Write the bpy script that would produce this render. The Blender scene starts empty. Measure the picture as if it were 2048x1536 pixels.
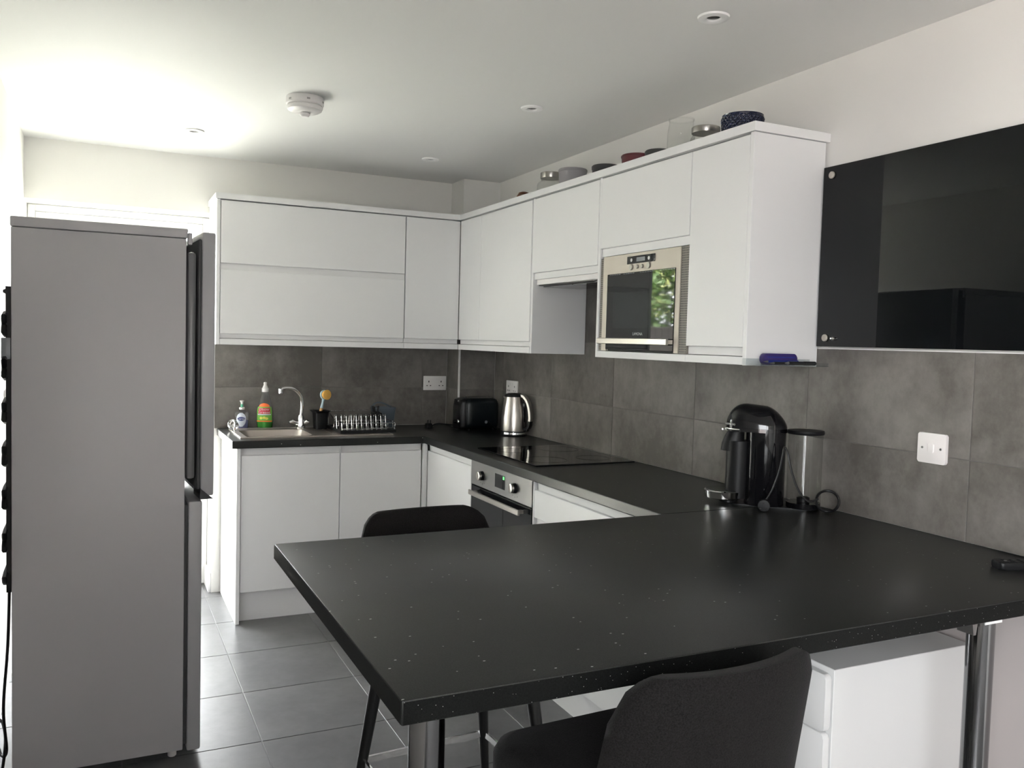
import bpy, bmesh, math, random
from mathutils import Vector, Matrix

R = math.radians
PI = math.pi
random.seed(7)
SC = bpy.context.scene
COL = SC.collection

# ------------------------------------------------------------------ camera, world, sun, exposure
def make_camera():
    yaw, pitch, roll = R(-25.651), R(-2.859), R(1.532)
    fw = Vector((-math.sin(yaw) * math.cos(pitch), math.cos(yaw) * math.cos(pitch), math.sin(pitch)))
    rt = Vector((math.cos(yaw), math.sin(yaw), 0))
    up = rt.cross(fw)
    rt2 = rt * math.cos(roll) + up * math.sin(roll)
    up2 = up * math.cos(roll) - rt * math.sin(roll)
    cd = bpy.data.cameras.new('camera')
    cd.sensor_width = 36
    cd.lens = 1717.0 / 2048 * 36
    cd.clip_start = 0.05
    c = bpy.data.objects.new('camera', cd)
    COL.objects.link(c)
    m = Matrix((rt2, up2, -fw)).transposed().to_4x4()
    m.translation = Vector((-2.1564, -4.9202, 1.4303))
    c.matrix_world = m
    SC.camera = c
make_camera()

SKY_STRENGTH = 14.5
SUN_STRENGTH = 85.0
EXPOSURE = 0.77
world = bpy.data.worlds.new('sky')
SC.world = world
world.use_nodes = True
bg = world.node_tree.nodes['Background']
bg.inputs['Color'].default_value = (0.955, 0.98, 1.0, 1)
bg.inputs['Strength'].default_value = SKY_STRENGTH

sun_d = bpy.data.lights.new('sun', 'SUN')
sun_d.energy = SUN_STRENGTH
sun_d.angle = R(0.6)
sun_d.color = (1.0, 0.97, 0.90)
sun = bpy.data.objects.new('sun', sun_d)
COL.objects.link(sun)
sun.rotation_euler = Vector((-0.75, 0.22, -0.75)).to_track_quat('-Z', 'Y').to_euler()

def portal(name, loc, rot, sx, sy):
    d = bpy.data.lights.new(name, 'AREA')
    d.shape = 'RECTANGLE'
    d.size, d.size_y = sx, sy
    d.cycles.is_portal = True
    o = bpy.data.objects.new(name, d)
    COL.objects.link(o)
    o.location = loc
    o.rotation_euler = rot
portal('door_daylight_portal', (-2.05, 0.29, 1.05), (R(-90), 0, 0), 0.84, 2.0)
portal('window_daylight_portal', (-2.66, -5.95, 1.425), (0, R(-90), 0), 1.35, 1.9)

SC.view_settings.view_transform = 'Standard'
SC.view_settings.look = 'None'
SC.view_settings.gamma = 1.0
SC.view_settings.use_curve_mapping = False
SC.view_settings.exposure = EXPOSURE
SC.cycles.diffuse_bounces = 5
SC.cycles.glossy_bounces = 4
SC.cycles.transparent_max_bounces = 12
SC.cycles.max_bounces = 8
SC.cycles.sample_clamp_indirect = 8.0
SC.cycles.caustics_reflective = False
SC.cycles.caustics_refractive = False

# ------------------------------------------------------------------ materials
MATS = {}
def mat(name, color=(0.8, 0.8, 0.8), rough=0.5, metal=0.0, spec=0.5, coat=0.0):
    m = bpy.data.materials.new(name)
    m.use_nodes = True
    b = m.node_tree.nodes['Principled BSDF']
    b.inputs['Base Color'].default_value = (*color, 1)
    b.inputs['Roughness'].default_value = rough
    b.inputs['Metallic'].default_value = metal
    b.inputs['Specular IOR Level'].default_value = spec
    b.inputs['Coat Weight'].default_value = coat
    MATS[name] = m
    return m

def nodes(m):
    return m.node_tree.nodes, m.node_tree.links, m.node_tree.nodes['Principled BSDF']

def noise_bump(m, scale, strength, dist=0.001, detail=4):
    N, L, b = nodes(m)
    tc = N.new('ShaderNodeTexCoord')
    n = N.new('ShaderNodeTexNoise')
    n.inputs['Scale'].default_value = scale
    n.inputs['Detail'].default_value = detail
    bp = N.new('ShaderNodeBump')
    bp.inputs['Strength'].default_value = strength
    bp.inputs['Distance'].default_value = dist
    L.new(tc.outputs['Object'], n.inputs['Vector'])
    L.new(n.outputs['Fac'], bp.inputs['Height'])
    L.new(bp.outputs['Normal'], b.inputs['Normal'])
    return n

def mottled(name, c0, c1, scale, rough, stretch=(1, 1, 1), bump=0.1, spec=0.4, c2=None):
    """patchy surface: two noises mixed, different on each object"""
    m = mat(name, c0, rough, spec=spec)
    N, L, b = nodes(m)
    geo = N.new('ShaderNodeNewGeometry')
    oi = N.new('ShaderNodeObjectInfo')
    mul = N.new('ShaderNodeVectorMath'); mul.operation = 'SCALE'
    mul.inputs[0].default_value = (13.0, 7.0, 19.0)
    L.new(oi.outputs['Random'], mul.inputs['Scale'])
    add = N.new('ShaderNodeVectorMath'); add.operation = 'ADD'
    L.new(geo.outputs['Position'], add.inputs[0])
    L.new(mul.outputs['Vector'], add.inputs[1])
    mp = N.new('ShaderNodeMapping')
    mp.inputs['Scale'].default_value = stretch
    L.new(add.outputs['Vector'], mp.inputs['Vector'])
    n1 = N.new('ShaderNodeTexNoise'); n1.inputs['Scale'].default_value = scale; n1.inputs['Detail'].default_value = 6; n1.inputs['Roughness'].default_value = 0.6
    n2 = N.new('ShaderNodeTexNoise'); n2.inputs['Scale'].default_value = scale * 7; n2.inputs['Detail'].default_value = 8; n2.inputs['Roughness'].default_value = 0.7
    L.new(mp.outputs['Vector'], n1.inputs['Vector']); L.new(mp.outputs['Vector'], n2.inputs['Vector'])
    mx = N.new('ShaderNodeMix'); mx.data_type = 'FLOAT'; mx.inputs['Factor'].default_value = 0.32
    L.new(n1.outputs['Fac'], mx.inputs[2]); L.new(n2.outputs['Fac'], mx.inputs[3])
    cr = N.new('ShaderNodeValToRGB')
    cr.color_ramp.elements[0].position = 0.40; cr.color_ramp.elements[0].color = (*c0, 1)
    cr.color_ramp.elements[1].position = 0.61; cr.color_ramp.elements[1].color = (*c1, 1)
    if c2:
        e = cr.color_ramp.elements.new(0.5); e.color = (*c2, 1)
    L.new(mx.outputs[0], cr.inputs['Fac'])
    L.new(cr.outputs['Color'], b.inputs['Base Color'])
    bp = N.new('ShaderNodeBump'); bp.inputs['Strength'].default_value = bump; bp.inputs['Distance'].default_value = 0.001
    L.new(n2.outputs['Fac'], bp.inputs['Height']); L.new(bp.outputs['Normal'], b.inputs['Normal'])
    return m

M_WALL = mat('wall_paint', (0.785, 0.775, 0.745), 0.6, spec=0.3); noise_bump(M_WALL, 180, 0.05)
M_CEIL = mat('ceiling_paint', (0.785, 0.785, 0.77), 0.65, spec=0.3); noise_bump(M_CEIL, 160, 0.05)
M_WHITE = mat('cabinet_white', (0.78, 0.78, 0.78), 0.32, spec=0.45)
M_RAIL = mat('cabinet_rail_white', (0.74, 0.74, 0.74), 0.4, spec=0.4)
M_UPVC = mat('upvc_white', (0.85, 0.85, 0.84), 0.3)
M_TILE = mottled('concrete_tile', (0.105, 0.096, 0.086), (0.205, 0.192, 0.176), 3.4, 0.45, (1, 1, 0.85), 0.12, 0.35, (0.152, 0.141, 0.128))
M_GROUT = mat('wall_grout', (0.17, 0.16, 0.15), 0.85)
M_FTILE = mottled('floor_tile', (0.088, 0.088, 0.091), (0.128, 0.128, 0.131), 3.0, 0.36, (1, 1, 1), 0.05, 0.5)
M_FGROUT = mat('floor_grout', (0.20, 0.20, 0.20), 0.8)
M_STEEL = mat('brushed_steel', (0.58, 0.55, 0.51), 0.28, 1.0)
M_SINKSTEEL = mat('sink_steel', (0.36, 0.33, 0.30), 0.36, 1.0)
M_LIDSTEEL = mat('lid_steel', (0.36, 0.345, 0.32), 0.3, 1.0)
M_OVSTEEL = mat('oven_steel', (0.30, 0.295, 0.29), 0.38, 1.0)
M_MWSTEEL = mat('champagne_steel', (0.50, 0.465, 0.41), 0.55, 0.5)
M_CHROME = mat('chrome', (0.86, 0.86, 0.86), 0.06, 1.0)
M_DKCHROME = mat('dark_chrome', (0.22, 0.22, 0.225), 0.12, 1.0)
M_BLACKGLASS = mat('black_glass', (0.004, 0.005, 0.006), 0.02, spec=0.45)
M_BOARD = mat('board_glass', (0.002, 0.0025, 0.003), 0.015, spec=0.32)
M_HOB = mat('hob_glass', (0.006, 0.006, 0.006), 0.05, spec=0.5)
M_BLACK = mat('black_plastic', (0.006, 0.006, 0.007), 0.35, spec=0.3)
M_GLOSSBLACK = mat('gloss_black', (0.004, 0.004, 0.005), 0.07, spec=0.42)
M_MATTBLACK = mat('matt_black', (0.007, 0.007, 0.008), 0.45, spec=0.25)
M_TOASTER = mat('toaster_black', (0.006, 0.0085, 0.0105), 0.28, spec=0.3)
M_WHITEPL = mat('white_plastic', (0.80, 0.78, 0.77), 0.35)
M_SWITCH = mat('switch_plastic', (0.84, 0.80, 0.79), 0.3)
M_DARKSLOT = mat('dark_slot', (0.02, 0.02, 0.02), 0.6)
M_FRIDGE = mat('fridge_grey', (0.50, 0.49, 0.51), 0.36, 0.0, 0.5); noise_bump(M_FRIDGE, 700, 0.02, 0.0003)
M_FRDOOR = mat('fridge_door_grey', (0.42, 0.42, 0.44), 0.33, 0.0)
M_GASKET = mat('gasket_dark', (0.05, 0.05, 0.055), 0.5)
M_LINER = mat('fridge_liner', (0.22, 0.22, 0.23), 0.2)
M_FABRIC = mat('charcoal_fabric', (0.0065, 0.0055, 0.0055), 0.9, spec=0.12)
_n = noise_bump(M_FABRIC, 420, 0.5, 0.001, 2)
_N, _L, _bs = nodes(M_FABRIC)
_cr = _N.new('ShaderNodeValToRGB')      # woven grain
_cr.color_ramp.elements[0].position = 0.3; _cr.color_ramp.elements[0].color = (0.003, 0.0026, 0.0026, 1)
_cr.color_ramp.elements[1].position = 0.7; _cr.color_ramp.elements[1].color = (0.013, 0.0115, 0.0115, 1)
_L.new(_n.outputs['Fac'], _cr.inputs['Fac']); _L.new(_cr.outputs['Color'], _bs.inputs['Base Color'])
M_FABRIC.node_tree.nodes['Principled BSDF'].inputs['Sheen Weight'].default_value = 0.03
M_LEG = mat('black_leg', (0.008, 0.008, 0.008), 0.4)
M_LEAF = mat('leaf', (0.05, 0.10, 0.02), 0.5)
M_LEAF2 = mat('leaf_pale', (0.34, 0.38, 0.15), 0.5)
M_PAVING = mottled('paving', (0.42, 0.42, 0.37), (0.54, 0.54, 0.48), 2.0, 0.8)
M_BOUNCEPAVE = mottled('bounce_paving', (0.22, 0.185, 0.18), (0.28, 0.235, 0.23), 2.0, 0.8)  # invented pinkish tint, for the bounce light through the window
M_FENCE = mat('fence_timber', (0.020, 0.018, 0.017), 0.85, spec=0.2)
M_RED = mat('maroon_ceramic', (0.10, 0.008, 0.014), 0.5)
M_GREYCAN = mat('grey_can', (0.30, 0.29, 0.30), 0.5); noise_bump(M_GREYCAN, 90, 0.3)
M_DKCAN = mat('dark_can', (0.03, 0.03, 0.032), 0.55)
M_BROWN = mat('brown_ceramic', (0.13, 0.045, 0.02), 0.3)
M_NAVY = mat('navy_ceramic', (0.006, 0.010, 0.034), 0.2, spec=0.5)
M_TUB = mat('grey_blue_tub', (0.10, 0.125, 0.155), 0.4)
M_PURPLE = mat('purple_plastic', (0.035, 0.02, 0.13), 0.45)
M_BLUE = mat('blue_plastic', (0.015, 0.03, 0.22), 0.3)
M_BRUSHBLUE = mat('pale_blue_plastic', (0.50, 0.66, 0.74), 0.4)
M_WOOD = mat('bamboo', (0.60, 0.33, 0.13), 0.5)
M_BRISTLE = mat('yellow_bristle', (0.80, 0.45, 0.10), 0.8); noise_bump(M_BRISTLE, 260, 1.0, 0.004)
M_GREENLIQ = mat('green_liquid', (0.05, 0.30, 0.04), 0.1)
M_LILAC = mat('lilac_liquid', (0.22, 0.22, 0.42), 0.15)
M_LBLGREEN = mat('label_green', (0.16, 0.45, 0.06), 0.4)
M_LBLORANGE = mat('label_orange', (0.85, 0.16, 0.03), 0.4)
M_LBLRED = mat('label_red', (0.62, 0.03, 0.07), 0.4)
M_LBLYEL = mat('label_yellow', (0.75, 0.68, 0.10), 0.4)
M_LBLPALE = mat('label_pale', (0.72, 0.76, 0.86), 0.4)
M_LBLNAVY = mat('label_navy', (0.02, 0.035, 0.17), 0.4)
M_LBLWHITE = mat('label_white', (0.85, 0.85, 0.85), 0.4)
M_PUMPGREEN = mat('pump_green', (0.10, 0.40, 0.25), 0.4)
M_LETTER = mat('grey_lettering', (0.42, 0.42, 0.42), 0.4)
M_SCREENGREEN = mat('display_green', (0.05, 0.35, 0.08), 0.5)
_b = M_SCREENGREEN.node_tree.nodes['Principled BSDF']
_b.inputs['Emission Color'].default_value = (0.15, 0.9, 0.25, 1); _b.inputs['Emission Strength'].default_value = 0.6
M_LCD = mat('lcd_grey', (0.22, 0.23, 0.25), 0.2)
M_HOODGREY = mat('hood_grey', (0.06, 0.06, 0.06), 0.4, 0.5)
M_LENS = mat('lamp_lens', (0.05, 0.048, 0.045), 0.15, spec=0.7)

def worktop_material(name, density, scale=62, rough=0.32, spec=0.30, dark=1.0):
    m = mat(name, (0.016, 0.017, 0.016), rough, spec=spec)
    N, L, b = nodes(m)
    geo = N.new('ShaderNodeNewGeometry')
    v = N.new('ShaderNodeTexVoronoi'); v.inputs['Scale'].default_value = scale
    mp = N.new('ShaderNodeMapping'); mp.inputs['Scale'].default_value = (0.8, 1.25, 1.0)
    L.new(geo.outputs['Position'], mp.inputs['Vector']); L.new(mp.outputs['Vector'], v.inputs['Vector'])
    lt = N.new('ShaderNodeMath'); lt.operation = 'LESS_THAN'; lt.inputs[1].default_value = 0.125
    L.new(v.outputs['Distance'], lt.inputs[0])
    sep = N.new('ShaderNodeSeparateColor'); L.new(v.outputs['Color'], sep.inputs['Color'])
    gt = N.new('ShaderNodeMath'); gt.operation = 'GREATER_THAN'; gt.inputs[1].default_value = 1 - density
    L.new(sep.outputs[0], gt.inputs[0])
    mu = N.new('ShaderNodeMath'); mu.operation = 'MULTIPLY'
    L.new(lt.outputs[0], mu.inputs[0]); L.new(gt.outputs[0], mu.inputs[1])
    # fine dark grain
    n = N.new('ShaderNodeTexNoise'); n.inputs['Scale'].default_value = 420; L.new(geo.outputs['Position'], n.inputs['Vector'])
    cr = N.new('ShaderNodeValToRGB')
    cr.color_ramp.elements[0].position = 0.35; cr.color_ramp.elements[0].color = (0.008 * dark, 0.0086 * dark, 0.0083 * dark, 1)
    cr.color_ramp.elements[1].position = 0.75; cr.color_ramp.elements[1].color = (0.020 * dark, 0.021 * dark, 0.020 * dark, 1)
    L.new(n.outputs['Fac'], cr.inputs['Fac'])
    mx = N.new('ShaderNodeMix'); mx.data_type = 'RGBA'
    L.new(mu.outputs[0], mx.inputs['Factor']); L.new(cr.outputs['Color'], mx.inputs[6]); mx.inputs[7].default_value = (0.42, 0.42, 0.40, 1)
    L.new(mx.outputs[2], b.inputs['Base Color'])
    return m
M_TOP = worktop_material('worktop_speckle', 0.12, 66)
M_EDGESHADE = worktop_material('worktop_edge_shade_speckle', 0.26, 230, 0.5, 0.10, 0.4)  # finer speckle; base darkened to paint shade into the bar edge

def clear_glass(name, tint=(1, 1, 1), base=0.02, edge=1.0):
    m = bpy.data.materials.new(name)
    m.use_nodes = True
    N, L = m.node_tree.nodes, m.node_tree.links
    N.clear()
    out = N.new('ShaderNodeOutputMaterial')
    tr = N.new('ShaderNodeBsdfTransparent'); tr.inputs['Color'].default_value = (*tint, 1)
    gl = N.new('ShaderNodeBsdfGlossy'); gl.inputs['Roughness'].default_value = 0.02
    fr = N.new('ShaderNodeFresnel')
    geo = N.new('ShaderNodeNewGeometry')
    ior = N.new('ShaderNodeMapRange')     # a thin shell: both sides reflect alike
    ior.inputs['To Min'].default_value = 1.45; ior.inputs['To Max'].default_value = 1 / 1.45
    L.new(geo.outputs['Backfacing'], ior.inputs['Value']); L.new(ior.outputs['Result'], fr.inputs['IOR'])
    mx = N.new('ShaderNodeMixShader')
    L.new(fr.outputs[0], mx.inputs[0]); L.new(tr.outputs[0], mx.inputs[1]); L.new(gl.outputs[0], mx.inputs[2])
    L.new(mx.outputs[0], out.inputs['Surface'])
    return m
M_PANE = clear_glass('window_pane')
M_JAR = clear_glass('jar_glass', (0.97, 0.975, 0.97))
M_TANK = clear_glass('tank_plastic', (0.90, 0.90, 0.90))
M_CLEARPL = clear_glass('clear_plastic', (0.90, 0.91, 0.92))

def grille_material():
    m = mat('grille', (0.3, 0.28, 0.25), 0.5, 0.0)
    N, L, b = nodes(m)
    geo = N.new('ShaderNodeNewGeometry')
    sx = N.new('ShaderNodeSeparateXYZ'); L.new(geo.outputs['Position'], sx.inputs[0])
    def cell(sock):
        a = N.new('ShaderNodeMath'); a.operation = 'MULTIPLY'; a.inputs[1].default_value = 1 / 0.0085; L.new(sock, a.inputs[0])
        f = N.new('ShaderNodeMath'); f.operation = 'FRACT'; L.new(a.outputs[0], f.inputs[0])
        g = N.new('ShaderNodeMath'); g.operation = 'GREATER_THAN'; g.inputs[1].default_value = 0.42; L.new(f.outputs[0], g.inputs[0])
        return g.outputs[0]
    mu = N.new('ShaderNodeMath'); mu.operation = 'MULTIPLY'
    L.new(cell(sx.outputs['Y']), mu.inputs[0]); L.new(cell(sx.outputs['Z']), mu.inputs[1])
    mx = N.new('ShaderNodeMix'); mx.data_type = 'RGBA'
    L.new(mu.outputs[0], mx.inputs['Factor'])
    mx.inputs[6].default_value = (0.20, 0.185, 0.16, 1); mx.inputs[7].default_value = (0.01, 0.01, 0.01, 1)
    L.new(mx.outputs[2], b.inputs['Base Color'])
    return m
M_GRILLE = grille_material()

# ------------------------------------------------------------------ geometry helpers
OFF = {}
def root(name, loc, label=None, cat=None, group=None, rotz=0.0, local=False, kind=None):
    o = bpy.data.objects.new(name, None)
    o.empty_display_size = 0.05
    COL.objects.link(o)
    o.location = loc
    o.rotation_euler = (0, 0, rotz)
    OFF[o.name] = Vector((0, 0, 0)) if local else Vector(loc)
    return tag(o, label, cat, group, kind)

def tag(o, label=None, cat=None, group=None, kind=None):
    if label: o['label'] = label
    if cat: o['category'] = cat
    if group: o['group'] = group
    if kind: o['kind'] = kind
    return o

def obj(name, bm, m, parent=None, smooth=False, angle=35, label=None):
    bmesh.ops.recalc_face_normals(bm, faces=bm.faces[:])
    off = Vector((0, 0, 0))
    loc = None
    if parent is not None:
        off = OFF[parent.name]
    else:
        xs = [v.co for v in bm.verts]
        mn = Vector((min(c.x for c in xs), min(c.y for c in xs), min(c.z for c in xs)))
        mx = Vector((max(c.x for c in xs), max(c.y for c in xs), max(c.z for c in xs)))
        loc = Vector(((mn.x + mx.x) / 2, (mn.y + mx.y) / 2, mn.z))
        off = loc
    if off.length > 0:
        bmesh.ops.translate(bm, verts=bm.verts[:], vec=-off)
    me = bpy.data.meshes.new(name)
    bm.to_mesh(me)
    bm.free()
    if m is not None: me.materials.append(m)
    if smooth:
        me.polygons.foreach_set('use_smooth', [True] * len(me.polygons))
        me.set_sharp_from_angle(angle=R(angle))
    o = bpy.data.objects.new(name, me)
    COL.objects.link(o)
    if parent is not None:
        o.parent = parent
    else:
        o.location = loc
    OFF[o.name] = off
    if label: o['label'] = label
    return o

def B(x0, x1, y0, y1, z0, z1, bevel=0.0, seg=2, bm=None):
    own = bm is None
    if own: bm = bmesh.new()
    x0, x1 = min(x0, x1), max(x0, x1); y0, y1 = min(y0, y1), max(y0, y1); z0, z1 = min(z0, z1), max(z0, z1)
    r = bmesh.ops.create_cube(bm, size=1.0)
    vs = r['verts']
    for v in vs:
        v.co = Vector(((x0 + x1) / 2 + v.co.x * (x1 - x0), (y0 + y1) / 2 + v.co.y * (y1 - y0), (z0 + z1) / 2 + v.co.z * (z1 - z0)))
    if bevel > 0:
        es = list({e for v in vs for e in v.link_edges})
        bmesh.ops.bevel(bm, geom=es, offset=bevel, segments=seg, profile=0.5, affect='EDGES')
    return bm

def box(name, x0, x1, y0, y1, z0, z1, m, parent=None, bevel=0.0, seg=2, label=None):
    return obj(name, B(x0, x1, y0, y1, z0, z1, bevel, seg), m, parent, smooth=bevel > 0, label=label)

def lathe(profile, c=(0, 0, 0), n=32, sx=1.0, sy=1.0, bm=None, axis='z'):
    """profile: list of (r, h); r=0 closes"""
    if bm is None: bm = bmesh.new()
    c = Vector(c)
    def P(r, a, h):
        x, y, z = r * math.cos(a) * sx, r * math.sin(a) * sy, h
        if axis == 'x': x, y, z = h, x, y
        elif axis == 'y': x, y, z = x, h, y
        return c + Vector((x, y, z))
    rings = []
    for r, h in profile:
        if r <= 1e-7: rings.append([bm.verts.new(P(0, 0, h))])
        else: rings.append([bm.verts.new(P(r, 2 * PI * i / n, h)) for i in range(n)])
    for a, b in zip(rings, rings[1:]):
        if len(a) == 1 and len(b) == 1: continue
        for i in range(n):
            j = (i + 1) % n
            if len(a) == 1: bm.faces.new((a[0], b[j], b[i]))
            elif len(b) == 1: bm.faces.new((a[i], a[j], b[0]))
            else: bm.faces.new((a[i], a[j], b[j], b[i]))
    return bm

def disc_cyl(r, h0, h1, c=(0, 0, 0), n=32, axis='z', bev=0.0, bm=None):
    if bev > 0: pr = [(0, h0), (r - bev, h0), (r, h0 + bev), (r, h1 - bev), (r - bev, h1), (0, h1)]
    else: pr = [(0, h0), (r, h0), (r, h1), (0, h1)]
    return lathe(pr, c, n, axis=axis, bm=bm)

def spline(pts, k=6, closed=False):
    P = [Vector(p) for p in pts]
    n = len(P); out = []
    rng = range(n) if closed else range(n - 1)
    for i in rng:
        if closed: p0, p1, p2, p3 = P[(i - 1) % n], P[i], P[(i + 1) % n], P[(i + 2) % n]
        else: p0, p1, p2, p3 = P[max(i - 1, 0)], P[i], P[i + 1], P[min(i + 2, n - 1)]
        for s in range(k):
            t = s / k
            out.append(0.5 * ((2 * p1) + (-p0 + p2) * t + (2 * p0 - 5 * p1 + 4 * p2 - p3) * t * t + (-p0 + 3 * p1 - 3 * p2 + p3) * t ** 3))
    if not closed: out.append(P[-1])
    return out

def tube(path, r, n=8, closed=False, ref=None, sec=None, bm=None):
    """r: radius, or list per point; sec: list of 2D section points (overrides round section); ref: side reference"""
    if bm is None: bm = bmesh.new()
    P = [Vector(p) for p in path]
    m = len(P)
    rings = []
    prev = None
    for i, p in enumerate(P):
        if closed: t = (P[(i + 1) % m] - P[(i - 1) % m])
        else: t = (P[min(i + 1, m - 1)] - P[max(i - 1, 0)])
        t.normalize()
        if ref is not None: a = Vector(ref) - t * t.dot(Vector(ref))
        elif prev is None:
            a = Vector((0, 0, 1)) if abs(t.z) < 0.9 else Vector((1, 0, 0))
            a = a - t * t.dot(a)
        else: a = prev - t * t.dot(prev)
        a.normalize(); prev = a
        b = t.cross(a)
        rr = r[i] if isinstance(r, (list, tuple)) else r
        if sec: rings.append([bm.verts.new(p + a * u * rr + b * v * rr) for u, v in sec])
        else: rings.append([bm.verts.new(p + (a * math.cos(2 * PI * k / n) + b * math.sin(2 * PI * k / n)) * rr) for k in range(n)])
    nn = len(rings[0])
    rng = range(m) if closed else range(m - 1)
    for i in rng:
        A, C = rings[i], rings[(i + 1) % m]
        for k in range(nn):
            bm.faces.new((A[k], A[(k + 1) % nn], C[(k + 1) % nn], C[k]))
    if not closed:
        bm.faces.new(rings[0]); bm.faces.new(rings[-1][::-1])
    return bm

def rrect(u0, u1, v0, v1, r, n=5):
    pts = []
    for cu, cv, a0 in ((u1 - r, v1 - r, 0), (u0 + r, v1 - r, 90), (u0 + r, v0 + r, 180), (u1 - r, v0 + r, 270)):
        for i in range(n + 1):
            a = R(a0 + 90 * i / n)
            pts.append((cu + r * math.cos(a), cv + r * math.sin(a)))
    return pts

def prism(pts, axis, a0, a1, bm=None, bevel=0.0):
    """extrude 2D outline along axis; (u,v) are the other two axes in order xyz"""
    if bm is None: bm = bmesh.new()
    def P(u, v, w):
        return {'x': (w, u, v), 'y': (u, w, v), 'z': (u, v, w)}[axis]
    lo = [bm.verts.new(P(u, v, a0)) for u, v in pts]
    hi = [bm.verts.new(P(u, v, a1)) for u, v in pts]
    n = len(pts)
    f1 = bm.faces.new(lo[::-1]); f2 = bm.faces.new(hi)
    for i in range(n):
        bm.faces.new((lo[i], lo[(i + 1) % n], hi[(i + 1) % n], hi[i]))
    if bevel > 0:
        es = list(f1.edges) + list(f2.edges)
        bmesh.ops.bevel(bm, geom=es, offset=bevel, segments=2, profile=0.5, affect='EDGES')
    return bm

def stadium(x0, x1, r, inset=0.0, n=14):
    """outline elongated along x"""
    rr = r - inset
    a, b = x0 + r, x1 - r
    pts = []
    for i in range(n + 1):
        t = R(-90 + 180 * i / n); pts.append((b + rr * math.cos(t), rr * math.sin(t)))
    for i in range(n + 1):
        t = R(90 + 180 * i / n); pts.append((a + rr * math.cos(t), rr * math.sin(t)))
    return pts

def loft(rings, cap=True, bm=None):
    if bm is None: bm = bmesh.new()
    V = [[bm.verts.new(p) for p in ring] for ring in rings]
    n = len(V[0])
    for A, C in zip(V, V[1:]):
        for k in range(n):
            bm.faces.new((A[k], A[(k + 1) % n], C[(k + 1) % n], C[k]))
    if cap:
        bm.faces.new(V[0][::-1]); bm.faces.new(V[-1])
    return bm

def patch(rf, a0, a1, z0, z1, c=(0, 0, 0), sx=1, sy=1, th=0.0006, nu=14, nv=8, mask=None):
    """thin curved label on a lathe-like surface: rf(z) radius"""
    bm = bmesh.new()
    c = Vector(c)
    def row(extra):
        g = []
        for j in range(nv + 1):
            z = z0 + (z1 - z0) * j / nv
            line = []
            for i in range(nu + 1):
                u = -1 + 2 * i / nu
                w = 1.0 if mask is None else mask(j / nv)
                a = (a0 + a1) / 2 + (a1 - a0) / 2 * u * w
                r = rf(z) + extra
                line.append(bm.verts.new(c + Vector((r * math.cos(a) * sx, r * math.sin(a) * sy, z))))
            g.append(line)
        return g
    g = row(th)
    for j in range(nv):
        for i in range(nu):
            bm.faces.new((g[j][i], g[j][i + 1], g[j + 1][i + 1], g[j + 1][i]))
    bmesh.ops.remove_doubles(bm, verts=bm.verts[:], dist=1e-6)
    return bm

def text(name, s, size, mtx, m, parent=None, extrude=0.0003, align='CENTER', bend=None):
    cu = bpy.data.curves.new(name, 'FONT')
    cu.body = s; cu.size = size; cu.extrude = extrude; cu.align_x = align; cu.align_y = 'CENTER'
    t = bpy.data.objects.new(name, cu)
    COL.objects.link(t)
    dg = bpy.context.evaluated_depsgraph_get()
    me = bpy.data.meshes.new_from_object(t.evaluated_get(dg))
    bpy.data.objects.remove(t)
    bm = bmesh.new(); bm.from_mesh(me); bpy.data.meshes.remove(me)
    if bend:
        for v in bm.verts: v.co = bend(v.co)
    else:
        bmesh.ops.transform(bm, matrix=mtx, verts=bm.verts[:])
    return obj(name, bm, m, parent)

def facing(direction, loc):
    """matrix: text plane whose normal is direction, up is z"""
    n = Vector(direction).normalized(); up = Vector((0, 0, 1)); x = up.cross(n).normalized()
    m = Matrix((x, n.cross(x), n)).transposed().to_4x4(); m.translation = Vector(loc)
    return m

def structure(o, label, cat):
    return tag(o, label, cat, kind='structure')

# ================================================================== the setting
H = 2.375
XL, YF = -2.5, -7.0
WB = .28                   # thickness of the end wall: the door sits at its outer side
BW, BD = 0.243, 0.204      # boxed-in corner
ceiling = structure(box('ceiling', XL - .2, .2, YF - .2, .3, H, H + .15, M_CEIL), 'plain white painted ceiling over the whole kitchen', 'ceiling')
floor = structure(box('floor', XL - .2, .2, YF - .2, WB, -.12, -.0025, M_FGROUT), 'mid grey tiled kitchen floor with pale grout lines', 'floor')
wall_right = structure(box('wall_right', 0, .15, YF, 0, -.01, H, M_WALL), 'white painted wall with tiled splashback behind hob', 'wall')
WY0, WY1, WZ0, WZ1 = -6.9, -5.0, .75, 2.1      # window beside the camera
bm = B(XL - .15, XL, WY1, 0, -.01, H)
B(XL - .15, XL, YF, WY0, -.01, H, bm=bm)
B(XL - .15, XL, WY0, WY1, -.01, WZ0, bm=bm)
B(XL - .15, XL, WY0, WY1, WZ1, H, bm=bm)
wall_left = structure(obj('wall_left', bm, M_WALL), 'cream painted wall behind the fridge', 'wall')
DX0, DX1, DZ = -2.50, -1.604, 2.075
bm = B(DX1, .15, 0, WB, -.01, H)
B(XL - .15, DX1, 0, WB, DZ, H, bm=bm)
B(XL - .15, DX0, 0, WB, -.01, DZ, bm=bm)
wall_back = structure(obj('wall_back', bm, M_WALL), 'cream painted end wall with glazed door and sink run', 'wall')
wall_front = structure(box('wall_front', XL - .15, .15, YF - .15, YF, -.01, H, M_WALL), 'plain white wall facing the kitchen', 'wall')
col = structure(box('wall_boxing', -BW + .009, -.0005, -BD + .009, -.0005, -.002, H - .001, M_WALL), 'narrow boxed-in pipe column in the kitchen corner', 'wall')

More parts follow.
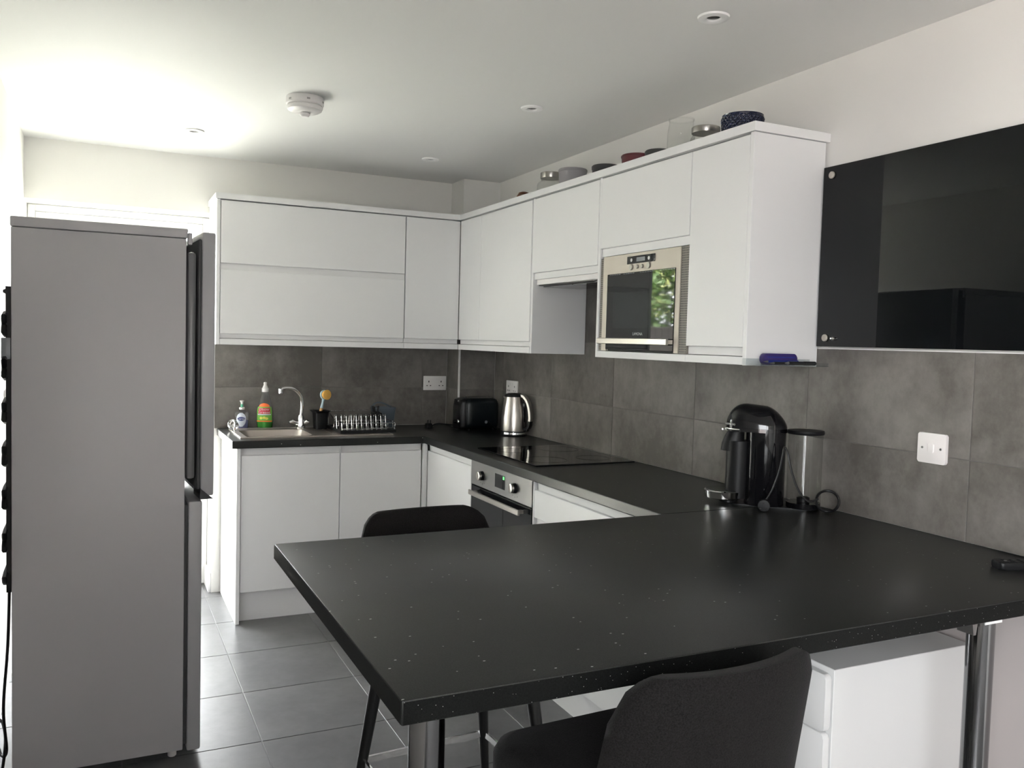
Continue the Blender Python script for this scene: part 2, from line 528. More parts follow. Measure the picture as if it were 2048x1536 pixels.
# --- floor tiles
ts = 0.45
tile_meshes = {}
def add_tile(parent, x0, x1, y0, y1, z0, z1, m, bev):
    key = (round(x1 - x0, 4), round(y1 - y0, 4), round(z1 - z0, 4), m.name)
    if key not in tile_meshes:
        b = B(-(x1 - x0) / 2, (x1 - x0) / 2, -(y1 - y0) / 2, (y1 - y0) / 2, -(z1 - z0) / 2, (z1 - z0) / 2, bev, 1)
        me = bpy.data.meshes.new('tile'); b.to_mesh(me); b.free(); me.materials.append(m)
        tile_meshes[key] = me
    o = bpy.data.objects.new('tile', tile_meshes[key])
    COL.objects.link(o)
    o.parent = parent
    o.location = Vector(((x0 + x1) / 2, (y0 + y1) / 2, (z0 + z1) / 2)) - OFF[parent.name]
    return o
xs = [XL] + [-2.09 + ts * i for i in range(5)] + [0]
ys = [-.09 - ts * i for i in range(13)]
ys = [WB - .09] + ys[0:]
g = .002
for a, b in zip(xs, xs[1:]):
    for c, d in zip(ys[1:], ys):
        add_tile(floor, a + g, b - g, c + g, d - g, -.006, 0, M_FTILE, .0008)

# --- wall tiles: right wall
ZT0, ZJ, ZT1 = .912, 1.137, 1.432
yj = [-BD, -.321, -.928, -1.535, -2.142, -2.749, -3.356, -3.963, -4.4]
g = .0012
box('grout_bed', -.006, -.0003, -4.4, -BD, ZT0, ZT1, M_GROUT, wall_right)
box('grout_bed', -.006, -.0003, -1.88, -1.2, ZT1, 1.74, M_GROUT, wall_right)
for a, b in zip(yj[1:], yj):
    add_tile(wall_right, -.009, -.001, a + g, b - g, ZT0, ZJ - g, M_TILE, .0006)
    add_tile(wall_right, -.009, -.001, a + g, b - g, ZJ + g, ZT1, M_TILE, .0006)
for a, b in ((-1.535, -1.2), (-1.88, -1.535)):
    add_tile(wall_right, -.009, -.001, a + g, b - g, ZT1 + 2 * g, 1.74, M_TILE, .0006)
M_TAUPE = mat('taupe_wall', (0.46, 0.42, 0.41), 0.7, spec=0.2); noise_bump(M_TAUPE, 120, 0.08)
box('taupe_band', -.004, -.0003, -4.4, -2.765, 0, ZT0 - .045, M_TAUPE, wall_right)  # flat taupe band, darker than the wall above the bar
# back wall tiles
xj = [-1.594, -1.011, -.404, -BW]
box('grout_bed', -1.594, -BW, -.006, -.0003, ZT0, ZT1, M_GROUT, wall_back)
for a, b in zip(xj, xj[1:]):
    add_tile(wall_back, a + g, b - g, -.009, -.001, ZT0, ZJ - g, M_TILE, .0006)
    add_tile(wall_back, a + g, b - g, -.009, -.001, ZJ + g, ZT1, M_TILE, .0006)
for z0, z1 in ((ZT0, ZJ - g), (ZJ + g, ZT1)):
    add_tile(col, -BW, -BW + .008, -BD + .009, -.0095, z0, z1, M_TILE, .0006)
    add_tile(col, -BW + .009, -.0095, -BD, -BD + .008, z0, z1, M_TILE, .0006)
box('grout_bed', -BW + .002, -BW + .0088, -BD + .009, -.0097, ZT0, ZT1 - .001, M_GROUT, col)
box('grout_bed', -BW + .009, -.0097, -BD + .002, -BD + .0088, ZT0, ZT1 - .001, M_GROUT, col)
structure(box('trim_1', -BW - .001, -BW + .0085, -BD - .001, -BD + .0085, ZT0, 1.375, M_WHITEPL), 'thin pale strip on the tiled column corner', 'trim')
structure(box('trim_2', -1.60, -1.5945, -.0095, -.0003, ZT0, 1.375, M_WHITEPL), 'thin white strip ending the tiles beside the door', 'trim')
structure(box('trim_3', -.010, -.0003, -4.4, -2.79, ZT1, ZT1 + .004, M_WHITEPL), 'thin white line along the top of the tiles under the glass board', 'trim')

# --- skirting
structure(box('baseboard_back', DX1 - .015, DX1 - .0003, .001, .195, 0, .11, M_UPVC, None, .003), 'short white skirting piece inside the door reveal', 'baseboard')
structure(box('baseboard_left', XL + .0003, XL + .016, -6.99, -.002, 0, .11, M_UPVC, None, .003), 'white skirting along the wall behind the fridge', 'baseboard')

# --- glazed back door
door = root('door_1', (-2.05, .24, 0), 'white glazed back door behind the fridge', 'door', kind='structure')
def rect_frame(x0, x1, y0, y1, z0, z1, w, wb=None):
    bm = bmesh.new(); wb = w if wb is None else wb
    B(x0, x0 + w, y0, y1, z0, z1, .003, 1, bm); B(x1 - w, x1, y0, y1, z0, z1, .003, 1, bm)
    B(x0 + w, x1 - w, y0, y1, z1 - w, z1, .003, 1, bm); B(x0 + w, x1 - w, y0, y1, z0, z0 + wb, .003, 1, bm)
    return bm
obj('frame', rect_frame(DX0 + .001, DX1 - .001, WB - .08, WB - .005, 0, DZ - .001, .035, .03), M_UPVC, door)
leaf = obj('leaf', rect_frame(DX0 + .037, DX1 - .037, WB - .07, WB - .02, .033, DZ - .037, .05, .12), M_UPVC, door)
box('pane', DX0 + .085, DX1 - .085, WB - .048, WB - .042, .150, DZ - .085, M_PANE, leaf)
hnd = box('handle', DX1 - .078, DX1 - .050, WB - .086, WB - .0705, .95, 1.17, M_WHITEPL, leaf, .004)

win = root('window_1', (XL - .1, -5.95, WZ0), 'wide white framed window in the wall opposite the noticeboard', 'window', kind='structure')
def y_frame(x0, x1, y0, y1, z0, z1, w):
    bm = bmesh.new()
    B(x0, x1, y0, y0 + w, z0, z1, .003, 1, bm); B(x0, x1, y1 - w, y1, z0, z1, .003, 1, bm)
    B(x0, x1, y0 + w, y1 - w, z1 - w, z1, .003, 1, bm); B(x0, x1, y0 + w, y1 - w, z0, z0 + w, .003, 1, bm)
    return bm
obj('frame', y_frame(XL - .13, XL - .06, WY0 + .001, WY1 - .001, WZ0 + .001, WZ1 - .001, .05), M_UPVC, win)
box('mullion', XL - .125, XL - .065, -5.98, -5.92, WZ0 + .052, WZ1 - .052, M_UPVC, win)
box('pane', XL - .098, XL - .092, WY0 + .052, -5.982, WZ0 + .052, WZ1 - .052, M_PANE, win)
box('pane', XL - .098, XL - .092, -5.918, WY1 - .052, WZ0 + .052, WZ1 - .052, M_PANE, win)

# --- garden outside the back door
structure(box('ground', -16, 14, WB + .01, 16, -.3, -.14, M_PAVING), 'pale sunlit paving outside the glazed door', 'ground')
structure(box('ground', -16, XL - .21, -14, WB, -.3, -.14, M_BOUNCEPAVE), 'unseen paving outside the wide window, tinted for pinkish bounce light', 'ground')  # unseen ground, its colour picked to warm the bounced light
def make_hedge():
    bm = bmesh.new()
    for q in range(24000):
        x = -6.75 - abs(random.gauss(0, .3)); y = random.uniform(3.0, 11.0)
        z = random.uniform(-.1, 3.1 + .35 * math.sin(y * 2.1) + .2 * math.sin(y * 5.3))
        c = Vector((x - .18 + .18 * math.sin(y * 3 + z * 2.5), y, z))
        d = Vector((random.uniform(-1, 1), random.uniform(-1, 1), random.uniform(-.6, .6))).normalized()
        s = d.cross(Vector((random.uniform(-1, 1), random.uniform(-1, 1), random.uniform(-1, 1)))).normalized()
        l = random.uniform(.045, .10)
        nrm = d.cross(s) * l * .12
        v = [bm.verts.new(p) for p in (c - d * l, c + s * l * .42 + nrm, c + d * l, c - s * l * .42 + nrm)]
        f = bm.faces.new(v)
        f.material_index = 1 if random.random() < .28 else 0
    o = obj('hedge_foliage', bm, M_LEAF)
    o.data.materials.append(M_LEAF2)
    tag(o, 'dense sunlit green hedge leaves growing behind the garden fence', 'hedge', kind='stuff')
make_hedge()
fence = root('garden_fence', (-6.4, 7, -.14), 'dark timber board fence in front of the garden hedge', 'fence')
for i in range(44):
    box('board', -6.42, -6.40, 3.0 + i * .18, 3.0 + i * .18 + .173, -.14, 1.72, M_FENCE, fence)

# ================================================================== fridge freezer
FX0, FX1, FY0, FY1, FH = -2.40, -1.905, -1.93, -1.385, 1.766
fr = root('fridge_freezer', (-2.15, -1.66, 0), 'tall grey fridge freezer with its upper door slightly ajar', 'fridge')
box('body', FX0, FX1, FY0, FY1, .035, FH - .032, M_FRIDGE, fr, .004)
box('top_cover', FX0 - .002, FX1 + .004, FY0 - .001, FY1 + .001, FH - .0305, FH, M_FRIDGE, fr, .004)
ld = box('lower_door', FX1 + .012, FX1 + .055, FY0 + .002, FY1 - .002, .028, .872, M_FRDOOR, fr, .006)
box('gasket', FX1 + .0005, FX1 + .0115, FY0 + .012, FY1 - .012, .05, .86, M_GASKET, ld)
# ajar upper door, hinged on the far side
hx, hy, th = FX1 + .006, FY1 - .004, R(4.2)
def swing(bm):
    bmesh.ops.rotate(bm, cent=(hx, hy, 0), matrix=Matrix.Rotation(th, 3, 'Z'), verts=bm.verts[:])
    return bm
# rotation must carry the near edge away from the body (towards +x)
ud = obj('upper_door', swing(B(FX1 + .010, FX1 + .052, FY0 + .002, FY1 - .004, .888, FH - .006, .006)), M_FRDOOR, fr, True)
obj('gasket', swing(B(FX1 + .000, FX1 + .0095, FY0 + .014, FY1 - .02, .91, FH - .03, .002)), M_GASKET, ud)
obj('liner', swing(B(FX1 - .030, FX1 - .0005, FY0 + .035, FY1 - .05, .94, FH - .07, .012)), M_LINER, ud, True)
hb = bmesh.new()
hb = prism([(FX1 + .008, .878), (FX1 + .05, .878), (FX1 + .008, .915)], 'y', FY0 - .002, FY0 + .12)
obj('handle', swing(hb), M_DKCHROME, ud)
box('hinge', FX1 + .0045, FX1 + .018, FY0 + .004, FY0 + .035, FH - .05, FH - .012, M_FRIDGE, fr, .003)
for x, y in ((FX1 - .03, FY0 + .05), (FX1 - .03, FY1 - .05), (FX0 + .05, FY0 + .05), (FX0 + .05, FY1 - .05)):
    obj('foot', disc_cyl(.014, 0, .036, (x, y, 0), 14, bev=.003), M_WHITEPL, fr, True)
cond = box('condenser_panel', FX0 - .0145, FX0 - .0005, FY0 + .008, FY1 - .03, .62, 1.555, M_MATTBLACK, fr)
pts = []
zz = 1.54
k = 0
while zz > .66:
    ya, yb = (FY0 + .02, FY1 - .02) if k % 2 == 0 else (FY1 - .02, FY0 + .02)
    pts += [(FX0 - .016, ya, zz), (FX0 - .016, yb, zz), (FX0 - .0185, yb + (-.006 if yb < -1.6 else .006), zz - .033)]
    zz -= .066; k += 1
obj('condenser_coil', tube(spline(pts, 3), .0075, 6), M_MATTBLACK, cond, True)
box('clip', FX0 - .026, FX0 - .001, FY0 + .001, FY0 + .02, 1.335, 1.40, M_LCD, fr, .002)
pts = [(-2.408, -1.90, .62), (-2.412, -1.91, .45), (-2.425, -1.90, .25), (-2.42, -1.86, .10), (-2.44, -1.80, .06), (-2.46, -1.74, .10), (-2.445, -1.76, .16), (-2.425, -1.84, .13), (-2.43, -1.90, .05), (-2.455, -1.80, .010), (-2.47, -1.55, .008)]
obj('power_cord', tube(spline(pts, 7), .0045, 8), M_BLACK, fr, True)

# ================================================================== wall cabinets
UZ0, UZ1 = 1.374, 2.108          # bottom and top of units
DB = 1.430                       # bottom edge of full doors
UXF, UYF = -.309, -.3435         # door faces of right run / back run
T = .018
gp = .0015
def xdoor(parent, y0, y1, z0, z1, name='door'):     # door on the right run (facing -x)
    return box(name, UXF, UXF + T, y0 + gp, y1 - gp, z0, z1, M_WHITE, parent, .0015, 1)
def ydoor(parent, x0, x1, z0, z1, name='door'):
    return box(name, x0 + gp, x1 - gp, UYF, UYF + T, z0, z1, M_WHITE, parent, .0015, 1)
CBX = UXF + T + .002   # carcase front x
CBY = UYF + T + .002

# back run, lift-up unit
c = root('wall_cabinet', (-1.12, -.17, UZ0), 'wide white wall cabinet with two stacked lift-up doors above the sink', 'cabinet')
box('body', -1.611, -.634, CBY, -.0102, UZ0 + .032, UZ1 - .002, M_WHITE, c)
box('end_panel', -1.630, -1.6125, UYF, -.0102, UZ0, UZ1 - .001, M_WHITE, c, .001, 1)
ydoor(c, -1.611, -.634, 1.787, UZ1 - .006); ydoor(c, -1.611, -.634, DB, 1.754)
box('handle_rail', -1.611, -.634, UYF + .013, CBY - .0005, 1.7545, 1.7865, M_RAIL, c)
box('handle_rail', -1.611, -.634, UYF + .013, CBY - .0005, UZ0 + .032, DB - .0005, M_RAIL, c)
box('bottom_rail', -1.611, -.634, UYF, -.0102, UZ0, UZ0 + .030, M_WHITE, c, .001, 1)
c = root('wall_cabinet', (-.48, -.17, UZ0), 'narrow white single-door wall cabinet in the corner over the socket', 'cabinet')
box('body', -.632, -.336, CBY, -.0102, UZ0 + .032, UZ1 - .002, M_WHITE, c)
ydoor(c, -.632, -.3085, DB, UZ1 - .006)
box('handle_rail', -.632, -.3095, UYF + .013, CBY - .0005, UZ0 + .032, DB - .0005, M_RAIL, c)
box('bottom_rail', -.632, -.3095, UYF, -.0102, UZ0, UZ0 + .030, M_WHITE, c, .001, 1)
# right run corner unit
c = root('wall_cabinet', (-.15, -.8, UZ0), 'white two-door wall cabinet above the kettle, beside the cooker hood', 'cabinet')
box('body', CBX, -.0102, -1.2475, -.347, UZ0 + .032, UZ1 - .002, M_WHITE, c)
box('end_panel', UXF + .004, -.0102, -1.2655, -1.2485, UZ0, UZ1 - .001, M_WHITE, c, .001, 1)
xdoor(c, -.642, -.347, DB, UZ1 - .006); xdoor(c, -1.247, -.642, DB, UZ1 - .006)
box('handle_rail', UXF + .013, CBX - .0005, -1.2475, -.347, UZ0 + .032, DB - .0005, M_RAIL, c)
box('bottom_rail', UXF, -.0102, -1.2475, -.347, UZ0, UZ0 + .030, M_WHITE, c, .001, 1)
# hood unit
c = root('wall_cabinet', (-.15, -1.56, 1.723), 'short white wall cabinet with one lift-up door above the cooker hood', 'cabinet')
box('body', CBX, -.0102, -1.8555, -1.267, 1.724, UZ1 - .002, M_WHITE, c)
xdoor(c, -1.8565, -1.2665, 1.754, UZ1 - .006)
box('handle_rail', UXF + .012, CBX - .0005, -1.8555, -1.267, 1.724, 1.7535, M_RAIL, c)
hd = root('cooker_hood', (-.15, -1.56, 1.69), 'slim dark metal cooker hood under the short wall cabinet', 'cooker hood')
box('body', UXF + .03, -.0102, -1.850, -1.272, 1.695, 1.7235, M_HOODGREY, hd, .003)
for i in range(2):
    f = box('filter', UXF + .055, -.05, -1.835 + i * .285, -1.562 + i * .285, 1.690, 1.6945, M_DKCHROME, hd)
box('front_strip', UXF + .022, UXF + .0295, -1.850, -1.272, 1.700, 1.7235, M_WHITEPL, hd)
# microwave unit
c = root('wall_cabinet', (-.15, -2.17, UZ0), 'white wall cabinet housing the built-in microwave', 'cabinet')
box('end_panel', UXF + .002, -.0102, -1.8735, -1.857, UZ0, UZ1 - .001, M_WHITE, c, .001, 1)
box('body', CBX, -.0102, -2.4665, -1.8745, 1.80, UZ1 - .002, M_WHITE, c)
box('back_panel', -.03, -.0102, -2.4665, -1.8745, UZ0 + .027, 1.7995, M_WHITE, c)
xdoor(c, -2.4665, -1.8745, 1.816, UZ1 - .006)
box('handle_rail', UXF + .010, CBX - .0005, -2.4655, -1.8755, 1.784, 1.8155, M_WHITE, c)
box('bottom_rail', UXF, -.0102, -2.4665, -1.8745, UZ0, UZ0 + .026, M_WHITE, c, .001, 1)
# end unit
c = root('wall_cabinet', (-.15, -2.62, UZ0), 'white end wall cabinet with a tall door beside the microwave', 'cabinet')
box('body', CBX, -.0102, -2.7655, -2.4675, UZ0 + .032, UZ1 - .002, M_WHITE, c)
xdoor(c, -2.7655, -2.4675, DB, UZ1 - .006)
box('handle_rail', UXF + .013, CBX - .0005, -2.7655, -2.4675, UZ0 + .028, DB - .0005, M_RAIL, c)
box('bottom_rail', UXF, -.0102, -2.7655, -2.4675, UZ0, UZ0 + .026, M_WHITE, c, .001, 1)
box('end_panel', UXF - .002, -.0102, -2.7845, -2.7665, UZ0 - .001, UZ1 - .001, M_WHITE, c, .001, 1)
# cornice slab, L-shaped
CZ0, CZ1 = UZ1, UZ1 + .029
bm = bmesh.new()
prism([(-1.636, -.0005), (-1.636, UYF - .008), (UXF - .009, UYF - .008), (UXF - .009, -2.793), (-.0005, -2.793), (-.0005, -BD - .001), (-BW - .001, -BD - .001), (-BW - .001, -.0005)], 'z', CZ0, CZ1, bm)
tag(obj('cabinet_cornice', bm, M_WHITE), 'continuous white top board running along all the wall cabinets', 'cornice')

# ================================================================== built-in microwave
mw = root('built_in_microwave', (-.16, -2.17, 1.401), 'built-in microwave with black glass door and steel surround', 'microwave')
MX = -.305
box('chassis', MX + .012, -.04, -2.455, -1.885, 1.4015, 1.779, M_DARKSLOT, mw)
box('surround', MX, MX + .011, -2.418, -1.90, 1.709, 1.781, M_MWSTEEL, mw)
box('surround', MX, MX + .011, -1.935, -1.90, 1.402, 1.7085, M_MWSTEEL, mw)
box('surround', MX, MX + .011, -2.418, -2.392, 1.402, 1.7085, M_MWSTEEL, mw)
box('vent_grille', MX + .003, MX + .011, -2.465, -2.4185, 1.402, 1.781, M_GRILLE, mw)
box('vent_grille', MX + .003, MX + .011, -1.8995, -1.8765, 1.402, 1.777, M_GRILLE, mw)
dr = box('door', MX - .003, MX + .011, -2.3915, -1.9355, 1.408, 1.7085, M_BLACKGLASS, mw, .0015, 1)
M_INNER = mat('oven_window_glass', (0.016, 0.020, 0.021), 0.03, spec=0.45)
box('door_window', MX - .0036, MX - .0031, -2.375, -1.985, 1.492, 1.632, M_INNER, dr)
bm = B(MX - .034, MX - .022, -2.392, -1.915, 1.430, 1.453, .002, 1)
B(MX - .0225, MX - .003, -1.955, -1.937, 1.434, 1.449, bm=bm); B(MX - .0225, MX - .003, -2.39, -2.372, 1.434, 1.449, bm=bm)
obj('handle', bm, M_STEEL, dr)
text('lettering', 'LAMONA', .016, facing((-1, 0, 0), (MX - .0034, -2.165, 1.470)), M_LETTER, dr)
cp = box('control_panel', MX - .0015, MX - .0002, -2.262, -2.075, 1.7405, 1.7695, M_BLACKGLASS, mw)
box('display', MX - .0022, MX - .0016, -2.197, -2.14, 1.747, 1.763, M_LCD, cp)
for y in (-2.105, -2.222):
    obj('indicator', lathe([(0, -.0022), (.007, -.0022), (.007, -.0016)], (MX, y, 1.755), 16, axis='x'), M_CHROME, cp)
for y, r in ((-2.105, .0118), (-2.147, .0080), (-2.180, .0080), (-2.222, .0122)):
    obj('button', lathe([(0, -.006), (r - .002, -.006), (r, -.004), (r, -.0002)], (MX, y, 1.7275), 20, axis='x'), M_LIDSTEEL, mw, True)
for i in range(26):
    if i not in (5, 6, 13, 14, 20): box('vent_slot', MX - .0036, MX - .0031, -2.375 + i * .0163, -2.375 + i * .0163 + .012, 1.7035, 1.7055, M_LCD, dr)

# ================================================================== base units
BXF, BYF = -.576, -.589          # door faces
PL = .15                         # plinth height
DT = .834                        # top of doors
WT0, WT1 = .872, .910            # worktop
c = root('base_cabinet', (-1.07, -.3, 0), 'white double-door base cabinet under the sink', 'cabinet')
box('body', -1.536, -.60, BYF + .020, -.02, PL, .70, M_WHITE, c)
box('end_panel', -1.556, -1.5375, BYF - .010, -.02, 0, WT0 - .001, M_WHITE, c, .001, 1)
for a, b in ((-1.5365, -1.044), (-1.044, -.602)):
    box('door', a + gp, b - gp, BYF, BYF + T, PL + .004, DT, M_WHITE, c, .0015, 1)
box('handle_rail', -1.5365, -.602, BYF + .016, BYF + .024, DT - .02, WT0 - .0015, M_RAIL, c)
box('plinth', -1.5365, -.53, BYF + .045, BYF + .061, 0, PL - .002, M_WHITE, c)
box('rail_divider', -1.046, -1.042, BYF + .002, BYF + .0155, DT + .0005, WT0 - .0015, M_RAIL, c)
c = root('base_cabinet', (-.3, -.9, 0), 'white single-door base cabinet between corner and oven', 'cabinet')
box('body', BXF + .020, -.02, -1.2145, -.63, PL, WT0 - .001, M_WHITE, c)
box('corner_post', -.600, -.577, -.608, -.589, PL, WT0 - .001, M_WHITE, c)
box('door', BXF, BXF + T, -1.205, -.612, PL + .004, DT, M_WHITE, c, .0015, 1)
box('side_edge', BXF - .001, BXF + .0195, -1.2145, -1.207, PL, WT0 - .001, M_WHITE, c)
box('handle_rail', BXF + .012, BXF + .0195, -1.206, -.612, DT + .0005, WT0 - .001, M_RAIL, c)
box('plinth', BXF + .055, BXF + .071, -1.2145, -.60, 0, PL - .002, M_WHITE, c)
c = root('base_cabinet', (-.3, -2.2, 0), 'white drawer base cabinet between oven and peninsula', 'cabinet')
box('body', BXF + .020, -.02, -2.755, -1.8565, PL, WT0 - .001, M_WHITE, c)
box('side_edge', BXF - .001, BXF + .0195, -1.8635, -1.8565, PL, WT0 - .001, M_WHITE, c)
for z0, z1 in ((.722, DT), (.455, .690), (PL + .004, .423)):
    box('drawer', BXF, BXF + T, -2.754, -1.8655, z0, z1, M_WHITE, c, .0015, 1)
    box('handle_rail', BXF + .012, BXF + .0195, -2.754, -1.8655, z1 + .0005, z1 + .031 if z1 < .8 else WT0 - .001, M_RAIL, c)
box('plinth', BXF + .055, BXF + .071, -2.755, -1.8565, 0, PL - .002, M_WHITE, c)

# oven
ov = root('built_in_oven', (-.3, -1.535, .15), 'built-in steel and black glass oven under the hob', 'oven')
OX = BXF - .004
box('chassis', OX + .022, -.05, -1.850, -1.220, PL, WT0 - .002, M_DARKSLOT, ov)
cp = box('control_panel', OX, OX + .0215, -1.852, -1.219, .757, .8695, M_OVSTEEL, ov, .0015, 1)
od = box('door', OX + .002, OX + .0215, -1.850, -1.221, .17, .753, M_BLACKGLASS, ov, .002, 1)
bm = B(OX - .032, OX - .022, -1.790, -1.262, .714, .737, .002, 1)
B(OX - .0225, OX + .002, -1.295, -1.275, .718, .733, bm=bm); B(OX - .0225, OX + .002, -1.775, -1.755, .718, .733, bm=bm)
obj('handle', bm, M_STEEL, od)
for y in (-1.352, -1.695):
    kn = obj('knob', lathe([(.022, -.0002), (.021, -.014), (0, -.014)], (OX, y, .812), 24, axis='x'), M_BLACK, cp, True)
    obj('knob_cap', lathe([(.0205, -.0142), (.0195, -.024), (.017, -.0255), (0, -.0255)], (OX, y, .812), 24, axis='x'), M_STEEL, kn, True)
    for s in (-1, 0, 1):
        box('mark', OX - .0005, OX - .0001, y + s * .022 - .0012, y + s * .022 + .0012, .772 if s == 0 else .777, .776 if s == 0 else .781, M_DARKSLOT, cp)
disp = box('display', OX - .0015, OX - .0002, -1.592, -1.492, .786, .846, M_BLACKGLASS, cp)
box('display_digits', OX - .0022, OX - .0016, -1.590, -1.575, .829, .843, M_SCREENGREEN, disp)
ov_plinth = box('plinth', BXF + .055, BXF + .071, -1.855, -1.216, 0, PL - .002, M_WHITE, ov)

# ================================================================== worktops
SX0, SX1, SY0, SY1 = -1.530, -.740, -.520, -.090      # sink outline
HX0, HX1, HY0, HY1 = -1.505, -1.145, -.495, -.165     # bowl hole
def cells_prism(xs, ys, inside, z0, z1):
    bm = bmesh.new()
    vt = {}
    def V(i, j, z):
        k = (i, j, z)
        if k not in vt: vt[k] = bm.verts.new((xs[i], ys[j], z))
        return vt[k]
    def ins(i, j):
        if i < 0 or j < 0 or i >= len(xs) - 1 or j >= len(ys) - 1: return False
        return inside((xs[i] + xs[i + 1]) / 2, (ys[j] + ys[j + 1]) / 2)
    for i in range(len(xs) - 1):
        for j in range(len(ys) - 1):
            if not ins(i, j): continue
            bm.faces.new((V(i, j, z1), V(i + 1, j, z1), V(i + 1, j + 1, z1), V(i, j + 1, z1)))
            bm.faces.new((V(i, j, z0), V(i, j + 1, z0), V(i + 1, j + 1, z0), V(i + 1, j, z0)))
            for di, dj, a, b in ((-1, 0, (i, j), (i, j + 1)), (1, 0, (i + 1, j), (i + 1, j + 1)), (0, -1, (i, j), (i + 1, j)), (0, 1, (i, j + 1), (i + 1, j + 1))):
                if not ins(i + di, j + dj):
                    bm.faces.new((V(*a, z0), V(*b, z0), V(*b, z1), V(*a, z1)))
    return bm
WXF, WYF = -.596, -.610
def in_top(x, y):
    if HX0 < x < HX1 and HY0 < y < HY1: return False
    if x > -BW and y > -BD: return False
    return y > WYF or x > WXF
top = obj('kitchen_worktop', cells_prism([-1.580, HX0, HX1, WXF, -BW - .0005, -.0005], [-2.7575, WYF, HY0, -BD - .0005, HY1, -.0005], in_top, WT0, WT1), M_TOP)
mod = top.modifiers.new('bevel', 'BEVEL'); mod.width = .004; mod.segments = 3; mod.limit_method = 'ANGLE'; mod.angle_limit = R(40)
tag(top, 'black speckled L-shaped worktop carrying the sink and hob', 'worktop')

PX0, PY0, PY1 = -1.765, -3.768, -2.7605
pen = root('peninsula_counter', (-.9, -3.26, 0), 'black speckled breakfast bar worktop on chrome legs', 'worktop')
pt = box('top', PX0, -.0005, PY0, PY1, WT0, WT1, M_TOP, pen, .0025, 2)
box('edge_band', PX0 + .0025, -.0005, PY0 - .0006, PY0 - .0001, WT0 + .002, WT1 - .0025, M_EDGESHADE, pt)  # edge overlay with its shade put into the colour
box('edge_band', PX0 - .0006, PX0 - .0001, PY0 + .0025, PY1 - .0025, WT0 + .002, WT1 - .0025, M_EDGESHADE, pt)
for i, (lx, ly) in enumerate(((-1.690, -3.672), (-.375, -3.672))):
    lg = obj('leg', disc_cyl(.029, .012, WT0 - .008, (lx, ly, 0), 32), M_DKCHROME, pen, True)
    obj('flange', disc_cyl(.048, WT0 - .0078, WT0 - .0005, (lx, ly, 0), 32, bev=.002), M_STEEL, lg, True)
    obj('foot', disc_cyl(.036, 0, .0118, (lx, ly, 0), 28, bev=.003), M_DKCHROME, lg, True)
    if i == 1:
        tg = box('sticker', lx - .060, lx - .005, ly - .052, ly - .0500, WT0 - .026, WT0 - .001, M_LBLWHITE, lg)
        obj('bracket', prism([(lx - .075, WT0 - .001), (lx - .050, WT0 - .001), (lx - .058, WT0 - .055), (lx - .066, WT0 - .055)], 'y', ly - .03, ly + .01), M_OVSTEEL, lg)

# sink
sk = root('kitchen_sink', (-1.135, -.305, WT1), 'inset stainless steel sink with bowl and drainer', 'sink')
bm = cells_prism([SX0, HX0 + .012, HX1 - .012, SX1], [SY0, HY0 + .012, HY1 - .012, SY1], lambda x, y: not (HX0 < x < HX1 and HY0 < y < HY1), WT1 + .0005, WT1 + .0045)
rim = obj('rim', bm, M_SINKSTEEL, sk)
def bowl():
    rings = []
    for z, ins, r in ((WT1 + .0044, .012, .05), (WT1 - .02, .016, .055), (WT1 - .12, .024, .06), (WT1 - .145, .035, .06), (WT1 - .152, .06, .05)):
        rings.append([(u, v, z) for u, v in rrect(HX0 + ins, HX1 - ins, HY0 + ins, HY1 - ins, r, 6)])
    b = loft(rings, cap=False)
    b.faces.new([b.verts[i] for i in range(len(b.verts) - 28, len(b.verts))])if False else None
    last = [v for v in b.verts if abs(v.co.z - (WT1 - .152)) < 1e-5]
    cx = b.verts.new(((HX0 + HX1) / 2, (HY0 + HY1) / 2, WT1 - .156))
    for i in range(len(last)): b.faces.new((last[i], last[(i + 1) % len(last)], cx))
    return b
obj('bowl', bowl(), M_SINKSTEEL, sk, True, 50)
for i in range(7):
    box('drainer_rib', -1.05 + i * .042, -1.036 + i * .042, SY0 + .05, SY1 - .05, WT1 + .0046, WT1 + .0066, M_SINKSTEEL, sk, .0009, 1)
bm = bmesh.new()
for p in (((SX0, SX1), (SY0, SY0 + .006)), ((SX0, SX1), (SY1 - .006, SY1)), ((SX0, SX0 + .006), (SY0 + .006, SY1 - .006)), ((SX1 - .006, SX1), (SY0 + .006, SY1 - .006))):
    B(*p[0], *p[1], WT1 + .0046, WT1 + .0075, .001, 1, bm)
obj('raised_edge', bm, M_STEEL, rim)
SZ = WT1 + .0046

# tap
tp = root('mixer_tap', (-1.150, -.128, SZ), 'chrome swan-neck mixer tap with two lever handles', 'tap')
tx, ty = -1.150, -.128
obj('base', lathe([(0, 0), (.027, 0), (.027, .008), (.021, .014), (.019, .06), (.015, .075), (0, .078)], (tx, ty, SZ), 24), M_CHROME, tp, True)
pts = [(tx, ty, SZ + .07), (tx + .004, ty - .002, SZ + .13), (tx - .006, ty - .01, SZ + .18), (tx - .045, ty - .03, SZ + .218), (tx - .09, ty - .045, SZ + .226), (tx - .118, ty - .055, SZ + .222)]
sp = obj('spout', tube(spline(pts, 7), .0105, 14), M_CHROME, tp, True)
obj('nozzle', lathe([(0, .0), (.012, 0), (.0135, .006), (.0135, .026), (.0, .030)], (tx - .123, ty - .057, SZ + .198), 18), M_CHROME, sp, True)
for s in (-1, 1):
    k = .62 if s > 0 else 1.0
    obj('lever', tube([(tx + s * .012, ty, SZ + .028), (tx + s * .034 * k, ty - .006, SZ + .031), (tx + s * .05 * k, ty - .012, SZ + .040), (tx + s * .068 * k, ty - .016, SZ + .036)], [.010, .011, .013, .007], 12), M_CHROME, tp, True)

